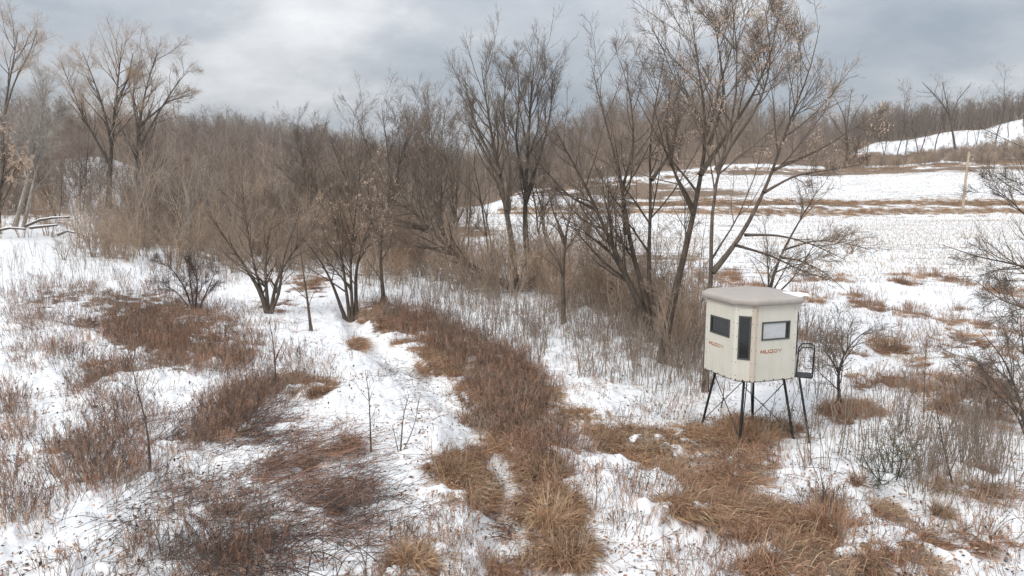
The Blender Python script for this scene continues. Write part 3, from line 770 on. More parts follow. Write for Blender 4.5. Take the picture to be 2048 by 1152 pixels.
    for a in (0, 90):
        ca, sa = math.cos(math.radians(a)), math.sin(math.radians(a))
        link('floor_beam', mesh_np('floor_beam', *bar((ca * .85, sa * .85, FL - .05), (-ca * .85, -sa * .85, FL - .05 - a * .0005), .02, 6), [M['steel']], True), root)
    # ladder and hand rail on the right hand wall (normal at +90 in plan, the wall seen edge-on)
    lad = empty('ladder', (0, 0, 0)); lad.parent = root
    lad_o = []
    d90 = np.array([math.cos(math.radians(94)), math.sin(math.radians(94)), 0.0]); s90 = np.array([-d90[1], d90[0], 0])
    RD = half * math.sqrt(2) - Ch / 2; b0 = d90 * (RD + .10)
    for sgn in (-.2, .2):
        lad_o.append(bar(b0 + s90 * sgn + np.array([0, 0, FL - .02]), b0 + d90 * .34 + s90 * sgn + np.array([0, 0, -.08]), .02, 8))
    for q in np.linspace(.12, .9, 5):
        c = b0 + d90 * .34 * q + np.array([0, 0, (FL - .02) * (1 - q) - .08 * q])
        lad_o.append(bar(c - s90 * .2, c + s90 * .2, .013, 6))
    link('ladder_rails', mesh_np('ladder_rails', *merge(lad_o), [M['steel']], True), root)
    bpy.data.objects.remove(lad)
    r = .016; c = d90 * (RD + .03)
    rail = [c + np.array([0, 0, FL + .02]), c + d90 * .03 + np.array([0, 0, FL + .62]), c + d90 * .09 + np.array([0, 0, FL + .74]), c + d90 * .30 + np.array([0, 0, FL + .76]), c + d90 * .38 + np.array([0, 0, FL + .70]), c + d90 * .36 + np.array([0, 0, FL + .03])]
    for sgn in (-.24, .24):
        V, Q = tubes(np.array([rail]) + s90 * sgn, np.full((1, 6), r), 8)
        link('hand_rail', mesh_np('hand_rail', V, Q, [M['steel']], True), root)
    pl = link('platform', mesh_np('platform', *box_vq((0, 0, 0), (.36, .5, .025)), [M['steel']]), root)
    pl.location = tuple(d90 * (RD + .2) + np.array([0, 0, FL + .02])); pl.rotation_euler = (0, 0, math.radians(94))
    # snow left on the roof's right corner
    rngs = np.random.default_rng(3)
    cc = octo(1, -.05); cen = cc[1] * .93
    cen = cc[1] * .55 + cc[2] * .40
    ring_n = 22; V = []
    for rr, hz in ((1, -.02), (.82, .03), (.5, .045), (.02, .05)):
        for k2 in range(ring_n):
            a = 2 * math.pi * k2 / ring_n
            wv = 1 + .22 * math.sin(3 * a + 1) + .12 * math.sin(5 * a)
            V.append((cen[0] + rr * wv * .20 * math.cos(a), cen[1] + rr * wv * .34 * math.sin(a), TOP + .15 + hz))
    Q = [(r_ * ring_n + a, r_ * ring_n + (a + 1) % ring_n, (r_ + 1) * ring_n + (a + 1) % ring_n, (r_ + 1) * ring_n + a) for r_ in range(3) for a in range(ring_n)]
    so = link('snow_patch', mesh_np('snow_patch', V, Q, [M['clean_snow']], True)); so.location = root.location; so.rotation_euler = root.rotation_euler
    tag(so, 'small leftover snow patch on the right corner of the blind roof', 'snow patch')
build_blind()

# ------------------------------------------------------------------ trees standing singly
def shrinkW(lv, **k): return [dict(q, **k) for q in lv]
tree('box_elder_tree', 'three-stemmed bare tree rising from brush left of the beige blind', 27,
     [[(1300, 672), (1292, 630), (1255, 560), (1215, 470), (1185, 400), (1150, 330), (1105, 255)],
      [(1305, 668), (1298, 625), (1280, 560), (1255, 470), (1250, 400), (1228, 300), (1202, 215), (1184, 135)],
      [(1312, 666), (1305, 625), (1295, 560), (1300, 450), (1303, 370), (1295, 290), (1311, 210), (1332, 90)],
      [(1250, 550), (1215, 495), (1160, 460), (1120, 445)], [(1195, 420), (1140, 395), (1080, 330), (1060, 300)], [(1303, 360), (1340, 310), (1360, 230), (1350, 150)], [(1255, 470), (1240, 380), (1270, 300), (1262, 190), (1240, 120)]],
     [(18, 6), (15, 4), (12, 4), (7, 3), (7, 3), (8, 3), (9, 3)], seed=11, leaves=60, yoff=[-.9, .3, 1.3, -1.4, -.5, 1.8, 0.9])
tree('box_elder_tree', 'right-leaning bare tree with seed clusters just left of the blind roof', 23.5,
     [[(1322, 705), (1345, 600), (1366, 520), (1388, 430), (1400, 350), (1418, 290), (1412, 210), (1390, 120), (1385, 30)],
      [(1400, 350), (1450, 275), (1505, 195), (1548, 95), (1556, 20)], [(1388, 430), (1345, 340), (1330, 250), (1345, 160)], [(1418, 290), (1450, 200), (1440, 110), (1425, 20)]],
     [(20, 4), (10, 3), (8, 3), (8, 3)], seed=12, leaves=560, yoff=[.5, 1.2, -.8, -.4])
tree('box_elder_tree', 'forked tree with many tan seed clusters rising directly behind the blind', 20.2,
     [[(1410, 790), (1416, 640), (1425, 545), (1420, 430), (1432, 340), (1470, 245), (1480, 130), (1462, -5)],
      [(1425, 545), (1480, 480), (1528, 385), (1547, 340), (1578, 240), (1620, 150), (1640, 50)],
      [(1547, 340), (1640, 300), (1720, 250), (1750, 225)], [(1432, 340), (1455, 300), (1520, 210), (1545, 120), (1530, 20)], [(1490, 470), (1560, 470), (1630, 490), (1690, 520)], [(1528, 385), (1590, 350), (1660, 340), (1720, 330)], [(1470, 490), (1540, 510), (1600, 540), (1660, 560)]],
     [(13, 3), (11, 3), (6, 2), (8, 3), (6, 2), (6, 2), (6, 2)], seed=13, leaves=1300, yoff=[.3, .9, .6, -.8, .5, 1.0, 1.4])
tree('leaning_tree', 'small leaning bare tree just behind the blind, arching its twigs over its roof', 24,
     [[(1528, 700), (1535, 600), (1545, 550), (1566, 500), (1600, 440), (1635, 380)], [(1566, 500), (1630, 480), (1690, 485), (1740, 500)], [(1560, 515), (1600, 520), (1650, 545), (1690, 580)]],
     [(12, 3), (5, 2), (5, 2)], shrinkW(LV_MED, trop=-.05), seed=14)
tree('tall_tree', 'tall bare tree of upright limbs, left one of the central pair', 41,
     [[(1030, 598), (1024, 480), (1012, 420), (1000, 350), (985, 280), (970, 190), (962, 125)], [(1012, 420), (1020, 330), (1006, 230), (1013, 145)], [(1000, 350), (955, 260), (934, 195), (930, 155)]],
     [(17, 3), (9, 3), (8, 3)], LV_UP, seed=15, yoff=[.5, -1.5, 1.5])
tree('tall_tree', 'tall bare tree of upright limbs, right one of the central pair', 43,
     [[(1062, 598), (1050, 480), (1050, 400), (1056, 300), (1061, 212), (1068, 125)], [(1050, 400), (1085, 300), (1102, 222), (1106, 158)], [(1052, 380), (1030, 280), (1039, 202), (1036, 140)]],
     [(16, 3), (8, 3), (8, 3)], LV_UP, seed=16, yoff=[.5, 1.5, -1.5])
tree('thin_tree', 'thin bare tree alone in the brush right of the central pair', 30,
     [[(1128, 645), (1125, 560), (1130, 480), (1140, 420), (1172, 365)], [(1130, 480), (1105, 420), (1090, 350)]], [(12, 3), (6, 2)], LV_MED, seed=17)
tree('leaning_tree', 'long trunk leaning far left out of the thick central brush', 40,
     [[(1042, 598), (960, 548), (892, 492), (842, 440), (795, 378), (770, 330)], [(900, 500), (868, 420), (858, 330), (850, 260)], [(860, 460), (820, 445), (760, 430), (720, 400)]],
     [(17, 4), (10, 3), (7, 3)], seed=18, leaves=240, leafsize=.07)
tree('bushy_tree', 'many-stemmed bare tree with fan-shaped crown standing in snow, centre left', 33,
     [[(536, 634), (520, 580), (482, 520), (445, 470), (420, 425)], [(537, 632), (530, 540), (536, 470), (560, 395)], [(541, 630), (552, 560), (588, 500), (635, 445)], [(538, 632), (510, 540), (490, 440), (485, 370)], [(540, 628), (560, 585), (565, 520), (600, 420)]],
     [(11, 3), (9, 3), (9, 3), (8, 3), (8, 3)], LV_MED, seed=19, tmat='twig', depth=1.8, leaves=60)
tree('bushy_tree', 'dark many-stemmed bare tree where the snowy path meets the brush', 34.5,
     [[(692, 626), (662, 560), (640, 520), (605, 475)], [(700, 624), (690, 560), (678, 480), (660, 400)], [(712, 616), (711, 540), (730, 470), (765, 395)], [(705, 620), (700, 520), (712, 420), (720, 340)]],
     [(9, 3), (9, 3), (10, 3), (8, 3)], LV_MED, seed=20, tmat='twig', depth=1.5, leaves=260, leafsize=.07)
tree('thin_tree', 'slender bare tree at the upper end of the red-brown sedge', 37,
     [[(768, 612), (760, 520), (765, 450), (792, 375)], [(762, 500), (740, 430), (735, 350)]], [(10, 3), (6, 2)], LV_MED, seed=21, leaves=160, leafsize=.07)
tree('sapling', 'thin leafless sapling standing alone on snow left of the path', 29.5,
     [[(622, 655), (615, 600), (606, 540), (600, 490)]], [(7, 2)], LV_FULL[2:], seed=22, cat='sapling')
tree('edge_tree', 'tall dark bare tree cut by the left edge of the picture', 72,
     [[(2, 440), (4, 300), (12, 190), (28, 120), (36, 60)], [(8, 230), (30, 160), (60, 105), (75, 60)], [(5, 280), (-30, 190), (-50, 90)]],
     [(14, 4), (6, 3), (8, 3)], LV_FAR, seed=23, bmat='grey_bark', tmat='twig', scale_r=.75)
tree('birch_tree', 'pale-barked birch with crooked white limbs near the left edge', 62,
     [[(28, 442), (58, 350), (78, 270), (88, 200), (95, 150)], [(45, 442), (68, 360), (90, 270), (98, 215)], [(84, 250), (112, 236), (128, 222)], [(55, 355), (30, 290), (20, 230)]],
     [(9, 3), (7, 3), (5, 3), (6, 3)], LV_FAR, seed=24, bmat='pale_bark', tmat='pale_bark', leaves=0)
tree('oak_tree', 'small tree still holding tan leaves at the left edge', 58,
     [[(-8, 430), (0, 370), (10, 320), (5, 260)], [(0, 370), (40, 330), (60, 320)]], [(10, 3), (5, 3)], LV_MED, seed=25, leaves=500, leafsize=.13)
tree('great_tree', 'great bare tree with tall crown, left one of the far left pair', 80,
     [[(215, 400), (222, 300), (232, 200), (240, 125), (244, 85)], [(224, 290), (205, 210), (180, 140), (165, 105)], [(220, 330), (170, 240), (140, 170), (128, 140)], [(230, 220), (258, 150), (266, 105)]],
     [(15, 4), (8, 3), (8, 3), (8, 3)], LV_FAR, seed=26, bmat='grey_bark', tmat='twig', scale_r=.75)
tree('great_tree', 'great bare tree with round crown, right one of the far left pair', 82,
     [[(272, 405), (274, 310), (282, 220), (300, 145), (316, 105)], [(276, 300), (320, 220), (355, 165), (378, 140)], [(278, 270), (265, 200), (273, 130)], [(280, 250), (340, 200), (385, 190)]],
     [(14, 4), (8, 3), (8, 3), (7, 3)], LV_FAR, seed=27, bmat='grey_bark', tmat='twig', scale_r=.75)

# copies of one bare tree, each with its own trunk and crown
def tree_kind(seed, n=3, lean=.22, h=9.5, lv=None):
    rng = np.random.default_rng(seed)
    P = auto_stems(rng, n, h, .25, lean, 12); R = taper(P, .085, .008)
    lv = crown(rng, P, R, lv or [dict(LV_FULL[0], n=19, t0=.2), dict(LV_FULL[1], n=9), dict(LV_FULL[2], n=8)])
    return (mesh_np('trunk', *merge([tubes(P, R, 7), tubes(*lv[0], 4)]), [M['bark']], True), mesh_np('crown', *merge([tubes(*q, 3) for q in lv[1:]]), [M['tree_twig']]))
KINDS = [tree_kind(51), tree_kind(52, 4, .28), tree_kind(53, 2, .18, 10), tree_kind(54, 3, .3)] + [tree_kind(s, 1, .06, 10, [dict(LV_FULL[0], n=17, t0=.3, fall=.5), dict(LV_FULL[1], n=8), dict(LV_FULL[2], n=7)]) for s in (55, 56)]
def place_tree(name, label, px, py, D, h, kind, rng, group=None, cat='tree'):
    p = at(px, py, D); p[2] = float(terrain(p[0], p[1])) - .05
    o = empty(name, p, rng.uniform(0, 6.28)); s = h / 10.0
    o.scale = (s, s, s); tag(o, label, cat, group)
    for nm, me in zip(('trunk', 'crown'), KINDS[kind]): link(nm, me, o)
    return o
rg = np.random.default_rng(5)
for k, (px, D, h, lab) in enumerate([
    (165, 78, 9.5, 'dark slim tree close beside the far left pair, on their left'),
    (335, 80, 10, 'bare tree standing right of the far left pair in brush'),
    (118, 70, 8, 'low bare tree between the birch and the far left pair'),
    (655, 62, 12.5, 'bare tree at the left end of the central tree clump skyline'),
    (705, 58, 12.5, 'second bare tree from the left on the central clump skyline'),
    (752, 60, 14, 'third bare tree from the left on the central clump skyline'),
    (800, 57, 13.8, 'fourth bare tree from the left on the central clump skyline'),
    (845, 60, 14.5, 'fifth bare tree from the left on the central clump skyline'),
    (885, 52, 12, 'bare tree at the field corner just left of the central pair'),
    (925, 56, 11.5, 'shorter bare tree standing close left of the central pair'),
    (985, 50, 11, 'shorter bare tree tucked behind the central pair'),
    (1110, 46, 10.5, 'bare tree right behind the central pair at the field edge'),
    (1180, 44, 9, 'bare tree at the field edge behind the three-stemmed tree'),
    (430, 75, 8.0, 'low tree on the brush skyline left of the far ridge'),
    (510, 70, 7.5, 'low tree on the brush skyline below the far ridge'),
    (590, 66, 8.0, 'low tree on the brush skyline right of the far ridge')]):
    place_tree('bare_tree', lab, px, 450, D, h, k % 4, rg, 'bare trees of the creek thicket')
# row along the ridge, right
ORD = 'first second third fourth fifth sixth seventh eighth ninth tenth eleventh twelfth'.split()
for k, (px, D, h) in enumerate([(1712, 234, 15), (1735, 236, 20), (1768, 238, 17), (1792, 236, 23), (1812, 240, 20), (1838, 238, 24), (1868, 240, 23), (1930, 242, 14), (1950, 242, 12), (1988, 240, 24), (2010, 244, 16), (2045, 246, 28)]):
    place_tree('ridge_tree', ('small bare tree' if h < 18 else 'tall bare tree') + ', ' + ORD[k] + ' from the left in the slope row at upper right', px, 320, D, h, (4, 5, 2)[k % 3], rg, 'row of bare trees along the snowy slope')
tree('ridge_tree', 'tallest tree in the slope row, its crown forked in a wide Y', 238,
     [[(1908, 330), (1906, 270), (1898, 225), (1870, 190), (1845, 165)], [(1902, 240), (1915, 200), (1940, 170)], [(1900, 232), (1890, 190), (1885, 165)]], [(4.5, 1.2), (2.6, 1), (2.4, 1)],
     [dict(n=9, t0=.3, ratio=.4, ang=(25, 55), trop=.4, K=6, tip=.02), dict(n=6, t0=.15, ratio=.5, ang=(25, 60), trop=.3, K=4, tip=.014), dict(n=4, t0=.15, ratio=.5, ang=(25, 60), trop=.2, K=3, tip=.01, lmin=.5)], seed=31, depth=.5)
tree('ridge_tree', 'round-crowned tree behind the blind tree at the left end of the slope', 225,
     [[(1693, 340), (1694, 280), (1690, 235), (1670, 195)], [(1694, 265), (1715, 220), (1735, 190)], [(1693, 270), (1697, 225), (1703, 180)], [(1692, 280), (1665, 240), (1650, 210)]], [(5, 1.2), (2.6, 1), (2.6, 1), (2.4, 1)],
     [dict(n=9, t0=.3, ratio=.4, ang=(25, 55), trop=.4, K=6, tip=.02), dict(n=6, t0=.15, ratio=.5, ang=(25, 60), trop=.3, K=4, tip=.014), dict(n=4, t0=.15, ratio=.5, ang=(25, 60), trop=.2, K=3, tip=.01, lmin=.5)], seed=32, depth=.5)
# right edge
tree('edge_tree', 'bare tree outside the right edge reaching long limbs over the field', 21,
     [[(2150, 800), (2130, 600), (2110, 450), (2080, 330), (2060, 250)], [(2125, 560), (2040, 530), (1960, 515), (1885, 490)], [(2115, 490), (2050, 430), (2010, 390), (1970, 370)], [(2128, 600), (2060, 560), (2010, 560)], [(2110, 450), (2070, 380), (2050, 330)], [(2135, 650), (2060, 620), (2000, 600), (1950, 560)]],
     [(14, 4), (6, 2), (6, 2), (5, 2), (6, 2), (5, 2)], LV_MED, seed=33)
tree('thorny_shrub', 'dense bare shrub with dark tangled twigs at the right edge', 16.2,
     [[(2052, 880), (2040, 800), (2010, 720), (1960, 660)], [(2054, 878), (2030, 820), (1985, 780), (1930, 750)], [(2060, 880), (2060, 780), (2045, 690), (2040, 620)], [(2056, 879), (2045, 830), (2005, 800), (1960, 790)], [(2058, 880), (2080, 800), (2090, 700)]],
     [(7, 2), (6, 2), (7, 2), (5, 2), (6, 2)], shrinkW(LV_MED, trop=.05), seed=34, cat='shrub', tmat='tree_twig')
tree('crooked_tree', 'small crooked bare tree on a grass clump right of the blind', 18.6,
     [[(1682, 808), (1675, 750), (1688, 705), (1720, 668), (1745, 655)], [(1677, 745), (1662, 718), (1650, 700)], [(1688, 705), (1672, 670), (1670, 640)]], [(9, 3), (5, 2), (5, 2)], LV_MED, seed=35)
tree('dark_shrub', 'dark reddish bare shrub at the left border of the thicket', 33.5,
     [[(385, 618), (372, 580), (350, 545), (330, 525)], [(390, 618), (395, 570), (390, 520)], [(395, 617), (415, 580), (430, 545)], [(388, 618), (380, 560), (372, 515)], [(384, 617), (355, 585), (315, 560)]],
     [(5, 2), (5, 2), (5, 2), (4, 2), (4, 2)], LV_MED, seed=36, cat='shrub', bmat='twig_dark', tmat='twig_dark')
tree('evergreen_shrub', 'low greenish shrub with upright stems at lower right', 13.6,
     [[(1778, 985), (1765, 930), (1755, 880)], [(1782, 985), (1785, 920), (1790, 850)], [(1788, 984), (1812, 930), (1830, 880)], [(1775, 984), (1745, 945), (1725, 910)], [(1784, 985), (1800, 940), (1805, 900)]],
     [(4, 1.5)] * 5, [dict(n=16, t0=.05, ratio=.55, ang=(25, 65), trop=.3, K=5, tip=.003, wob=.12), dict(n=9, t0=.1, ratio=.45, ang=(25, 60), trop=.25, K=3, tip=.0028, lmin=.06)], seed=37, cat='shrub', bmat='twig_green', tmat='twig_green')
SAP = [dict(n=7, t0=.3, ratio=.35, ang=(25, 50), trop=.4, K=5, tip=.003, wob=.08), dict(n=3, t0=.25, ratio=.4, ang=(25, 55), trop=.3, K=3, tip=.0025)]
for k, (D, st, w, lab) in enumerate([
    (13.6, [[(300, 945), (299, 880), (287, 820), (266, 750), (262, 725)]], 6, 'tall bare sapling in the snow of the left foreground'),
    (19.8, [[(552, 778), (550, 720), (544, 660), (538, 640)], [(551, 720), (568, 680)]], 4.5, 'bare sapling beside the dead grass left of the snowy mound'),
    (15.2, [[(742, 893), (740, 840), (738, 780), (730, 740)]], 4, 'bare sapling on the snowy mound, left of its twin-stemmed neighbours'),
    (15.0, [[(800, 895), (806, 830), (818, 790)], [(802, 895), (830, 850), (838, 800)], [(798, 895), (785, 850)]], 4, 'three-stemmed bare sapling on the snowy mound'),
    (11.8, [[(1190, 1050), (1195, 980), (1190, 930)]], 2.5, 'thin dry stem in the snow right of the tan grass tussocks'),
    (19.0, [[(1440, 870), (1446, 800), (1450, 760)]], 3, 'thin dry sapling between the left legs of the blind'),
    (13.2, [[(1905, 1000), (1895, 930), (1880, 860), (1870, 800)], [(1897, 950), (1925, 890)]], 4, 'bare sapling left of the dark edge shrub'),
    (17.0, [[(1850, 830), (1848, 770), (1852, 700)]], 3, 'straight thin sapling in brown weeds right of the crooked tree'),
    (12.0, [[(1640, 1060), (1650, 1000), (1640, 940)], [(1646, 1030), (1670, 980)]], 3, 'twiggy stem rising from brown grass below the blind')]):
    tree('sapling', lab, D, st, [(w, 1.5)] + [(w * .6, 1.2)] * (len(st) - 1), SAP, seed=60 + k, cat='sapling', group='saplings in the snow', depth=.15, KS=8)
# arching canes in the foreground
def canes(name, label, px, py, n, ln, seed, m='twig_dark', spreadx=.5, lean=-.2):
    rng = np.random.default_rng(seed); g = ground_at(px, py); P = []
    for i in range(n):
        a = rng.uniform(0, 6.28); d = unit(np.array([math.cos(a) * .5 + lean, math.sin(a) * .5, rng.uniform(.6, 1.2)])); p = np.array([rng.normal() * spreadx, rng.normal() * spreadx * .6, -.05]); q = [p]; l = ln * rng.uniform(.6, 1.2)
        for k in range(11):
            q.append(q[-1] + d * l / 11); d = unit(d + np.array([d[0] * .08, d[1] * .08, -.13]) + rng.normal(size=3) * .035)
        P.append(q)
    P = np.array(P); R = taper(P, .0075, .0035)
    o = empty(name, g); tag(o, label, 'bramble')
    link('canes', mesh_np('canes', *tubes(P, R, 5), [M[m]], True), o)['kind'] = 'stuff'
    lv = crown(rng, P, R, [dict(n=5, t0=.2, ratio=.2, ang=(30, 60), trop=.1, K=4, tip=.0025)])
    link('side_twigs', mesh_np('side_twigs', *tubes(*lv[0], 3), [M[m]]), o)['kind'] = 'stuff'
canes('bramble_bush', 'arching blackish bramble canes at the bottom edge, left of centre', 600, 1140, 36, 1.5, 71, spreadx=.75)
canes('bramble_bush', 'dark brown cane tangle arching over snow in the left foreground', 440, 1105, 16, 1.2, 72, m='twig_dark', spreadx=.8)
canes('bramble_bush', 'reddish canes sprouting from the tan tussocks in the creek', 1088, 990, 16, 1.1, 73, m='twig_red', spreadx=.22, lean=0)
canes('bramble_bush', 'sparse canes arching from the snow at the bottom right corner', 1960, 1075, 12, 1.4, 74, m='stalk', spreadx=.7)

# ------------------------------------------------------------------ grass tussocks one can point to
def tussock(label, px, py, r, ln, n, seed, m='grass', comb=.2):
    rng = np.random.default_rng(seed); g = ground_at(px, py)
    o = empty('grass_tussock', (g[0], g[1], g[2] + float(relief(g[0], g[1]))), rng.uniform(-.6, .6)); tag(o, label, 'grass tussock', 'dead grass tussocks')
    link('blades', mesh_np('blades', *blades(rng, n, ln, r, comb, 1.0, .0075), [M[m]]), o)['kind'] = 'stuff'
    link('stems', mesh_np('stems', *tubes((P_ := auto_stems(rng, 22, ln * 1.1, r, .3, 5)), taper(P_, .004, .0025), 3), [M['stubble']]), o)['kind'] = 'stuff'
for a in [('big golden grass tussock on the left bank of the creek', 915, 955, .30, .66, 600, 81), ('golden grass tussock hanging over the snowy creek channel', 962, 1000, .22, .6, 420, 82),
          ('tall tan grass tussock in the middle of the creek junction', 1095, 955, .30, .68, 620, 83), ('tan grass tussock slumped beside the snowy creek channel', 1105, 1050, .28, .65, 560, 84),
          ('tan grass tussock lowest in the creek at the bottom edge', 1140, 1120, .28, .6, 520, 85), ('small tan tussock on the snow at the bottom left of the creek', 830, 1140, .26, .5, 360, 86),
          ('small brown tussock at the far end of the snowy mound', 636, 788, .16, .4, 260, 87, 'grass_dark'), ('small tan tussock on the snow beside the sedge strip', 714, 695, .2, .5, 260, 88),
          ('brown grass clump at the foot of the crooked tree', 1690, 828, .55, .7, 700, 89, 'grass_dark'), ('flattened brown tussock under the blind legs', 1500, 872, .6, .7, 1100, 90),
          ('brown tussock in snow left of the greenish shrub', 1715, 975, .16, .35, 240, 91, 'grass_dark'), ('upright brown tussock on the bank below the blind', 1660, 1060, .26, .7, 700, 92, 'grass_dark'),
          ('small brown tussock alone in snow below the greenish shrub', 1775, 1030, .16, .4, 240, 93), ('pale tussock at the right end of the bottom bank', 1880, 1030, .14, .45, 220, 94)]:
    tussock(*a)

# ------------------------------------------------------------------ scattered stuff
def comb_yaw(x, y): return -0.5 + (fbm(x * .15, y * .15, 90, 2) - .5) * 5
G1 = [proto_grass(200 + k, 130, .7, .30, .45, .5) for k in range(3)] + [proto_grass(206 + k, 110, .65, .32, .45, .4, 'straw') for k in range(2)]
G2 = [proto_grass(210 + k, 130, .62, .30, .5, .42, 'grass_dark') for k in range(5)]
spread('dead_grass', 'mats of tan and brown dead grass along the creek banks', 'dead grass', 'grass', 7000, G1 + G2, 101, .5, 1.1, comb_yaw, yawsd=.7)
spread('red_weeds', 'red-brown dry weeds standing in patches on the snow', 'dry weeds', 'red', 12000, [proto_weed(220 + k, 9, .55, .3, ('weed', 'twig_red')[k % 2], .42, 8) for k in range(4)] + [proto_weed(230 + k, 8, .6, .4, ('stalk', 'stalk', 'twig_dark')[k], .45, 7) for k in range(3)], 102, .45, 1.1, None, .15, edge=.95)
spread('fallen_stems', 'dark dry stems bent flat over the snow in the left foreground', 'dry stems', 'fallen', 1900, [proto_fallen(240 + k) for k in range(3)] + [proto_fallen(244 + k, 14, 1.0, 'twig_red') for k in range(2)], 103, .6, 1.15, lambda x, y: .5 + (fbm(x * .2, y * .2, 91, 2) - .5) * 4, .05)
spread('dry_stalks', 'thin grey dry stalks standing upright in the snow below the trees', 'dry stalks', 'stalk', 5200, [proto_stalks(250 + k, 2 + k % 3) for k in range(6)], 104, .55, 1.2, None, .1)
spread('brush_thicket', 'tangled grey-brown brush filling the valley below the trees', 'brush', 'brush', 1700, [proto_shrub(260 + k, (8, 5, 10, 6)[k], (3.5, 4.2, 2.6, 3.2)[k], .022, ('twig', 'tree_twig', 'twig_warm', 'twig')[k]) for k in range(4)] + [proto_shrub(266 + k, 5, 4.5, .03, 'twig', None, .3, .25) for k in range(2)], 105, .45, 1.05, None, .08)

spread('tall_brush', 'tall leafless saplings crowding the valley thicket', 'brush', 'tall', 1400, [proto_shrub(330 + k, (7, 4, 9, 3, 6, 5)[k], (6.5, 8.5, 5, 9.0, 6, 7.5)[k], .04, ('twig', 'tree_twig', 'twig_warm', 'twig', 'tree_twig', 'pale_bark')[k], None, .5, (.22, .12, .35, .1, .28, .15)[k]) for k in range(6)], 106, .6, 1.15, None, .06)
def world_stuff(name, label, cat, x, y, meshes, seed, smin, smax, tilt=.05, sink=.03):
    rng = np.random.default_rng(seed); n = len(x); z = terrain(x, y) + relief(x, y) - sink
    s = rng.uniform(smin, smax, n)
    rot = np.stack([rng.normal(size=n) * tilt, rng.normal(size=n) * tilt, rng.uniform(0, 6.28, n)], -1)
    return stuff(name, label, cat, np.stack([x, y, z], -1), rot, np.stack([s, s, s], -1), meshes, rng)
# loose dead stems over all the open snow near the camera
rng = np.random.default_rng(110)
r = 8 * (48 / 8) ** rng.random(9500); a = rng.uniform(-.8, .8, 9500); x, y = r * np.sin(a), r * np.cos(a)
k = fbm(x * .7, y * .7, 95, 3) > .47; px, py = project(x, y, terrain(x, y))
open_snow = ((px > 600) & (px < 980) & (py > 640) & (py < 900))
k &= ~(open_snow & (rng.random(9500) < .85))
world_stuff('snow_weeds', 'sparse dead weed stems poking through the open snow', 'weeds', x[k], y[k], [proto_weed(270 + q, 4 + q, .42, .3, ('stalk', 'weed', 'twig_red')[q % 3], .22, 4) for q in range(5)], 111, .4, 1.2, .15)
def litter_proto(seed):
    rng = np.random.default_rng(seed); n = 14
    c = np.stack([rng.normal(size=n) * .4, rng.normal(size=n) * .4, rng.uniform(.01, .04, n)], -1); d = unit(rng.normal(size=(n, 3)) * (1, 1, .35)); e = unit(np.cross(d, rng.normal(size=(n, 3)) * (.3, .3, 1)))
    l = rng.uniform(.015, .045, (n, 1)); V = np.stack([c - d * l, c + e * l * .5, c + d * l, c - e * l * .5 + np.array([0, 0, .008])], 1).reshape(-1, 3)
    return mesh_np('litter', V, np.arange(4 * n).reshape(-1, 4), [M[('twig_dark', 'weed', 'grass_dark')[seed % 3]]])
rng = np.random.default_rng(134); n = 3200
r = 8 * (40 / 8) ** rng.random(n); a = rng.uniform(-.8, .8, n); x, y = r * np.sin(a), r * np.cos(a)
world_stuff('leaf_litter', 'dark dead leaves and seed heads strewn over the snow', 'leaf litter', x, y, [litter_proto(360 + q) for q in range(6)], 135, .6, 1.4, .03, -.005)
rng = np.random.default_rng(136); n = 620
r = 8 * (34 / 8) ** rng.random(n); a = rng.uniform(-.8, .8, n); x, y = r * np.sin(a), r * np.cos(a); k = fbm(x * .4, y * .4, 99, 2) > .46
world_stuff('lying_stalks', 'loose dry stalks lying flat on the open snow', 'dry stalks', x[k], y[k], [proto_fallen(370 + q, 6, .8, ('stalk', 'twig_dark', 'grass_dark')[q % 3], .2) for q in range(6)], 137, .5, 1.2, .05, .0)
# brown tufts of the rough meadow at right, before the field
rng = np.random.default_rng(112)
x = rng.uniform(6, 40, 4200); y = rng.uniform(19, 48, 4200); px, py = project(x, y, terrain(x, y))
k = (fbm(x * .5, y * .35, 97, 3) > .60) & (px > 1130) & (py > 545)
world_stuff('meadow_tufts', 'brown grass tufts dotted over the snowy meadow at right', 'grass tufts', x[k], y[k], [proto_grass(280 + q, 90, .5, .2, .15, 1.0, ('grass', 'grass_dark')[q % 2]) for q in range(4)] + [proto_weed(285, 20, .6)], 113, .6, 1.3)
# stubble rows
rng = np.random.default_rng(114); X, Y = [], []
for yy in np.arange(40, 186, .76):
    xs = np.arange(-12, 150, .34 if yy < 80 else .6); xs = xs + rng.normal(size=len(xs)) * .08; X.append(xs); Y.append(yy + rng.normal(size=len(xs)) * .05 + (xs - 30) * .03)
x, y = np.concatenate(X), np.concatenate(Y); px, py = project(x, y, terrain(x, y))
k = (field_mask(x, y, px) > .5) & (px < 2500) & (rng.random(len(x)) < np.clip(fbm(x * .08, y * .3, 98, 3) * 2.4 - .40, .08, .95))
world_stuff('field_stubble', 'rows of pale corn stubble in the snowy field', 'stubble', x[k], y[k], [proto_stubble(290 + q) for q in range(4)], 115, .7, 1.3, .15, .01)
# grass along the track and field edge
rng = np.random.default_rng(116); n = 6500
px_ = rng.uniform(1000, 2300, n); sel = rng.integers(0, 3, n)
yy = np.where(sel == 0, 110 + rng.normal(size=n) * 2.0, np.where(sel == 1, np.interp(px_, [1060, 1250, 1450, 1700, 2048, 2300], [155, 166, 181, 186, 190, 190]) + rng.normal(size=n) * 2.5, 121 + rng.normal(size=n) * 2.2))
x = (px_ - 1024) / F * yy * 1.0
world_stuff('verge_grass', 'tan dead grass along the farm track and field edge', 'dead grass', x, yy, G1 + G2[:1], 117, .6, 1.4)
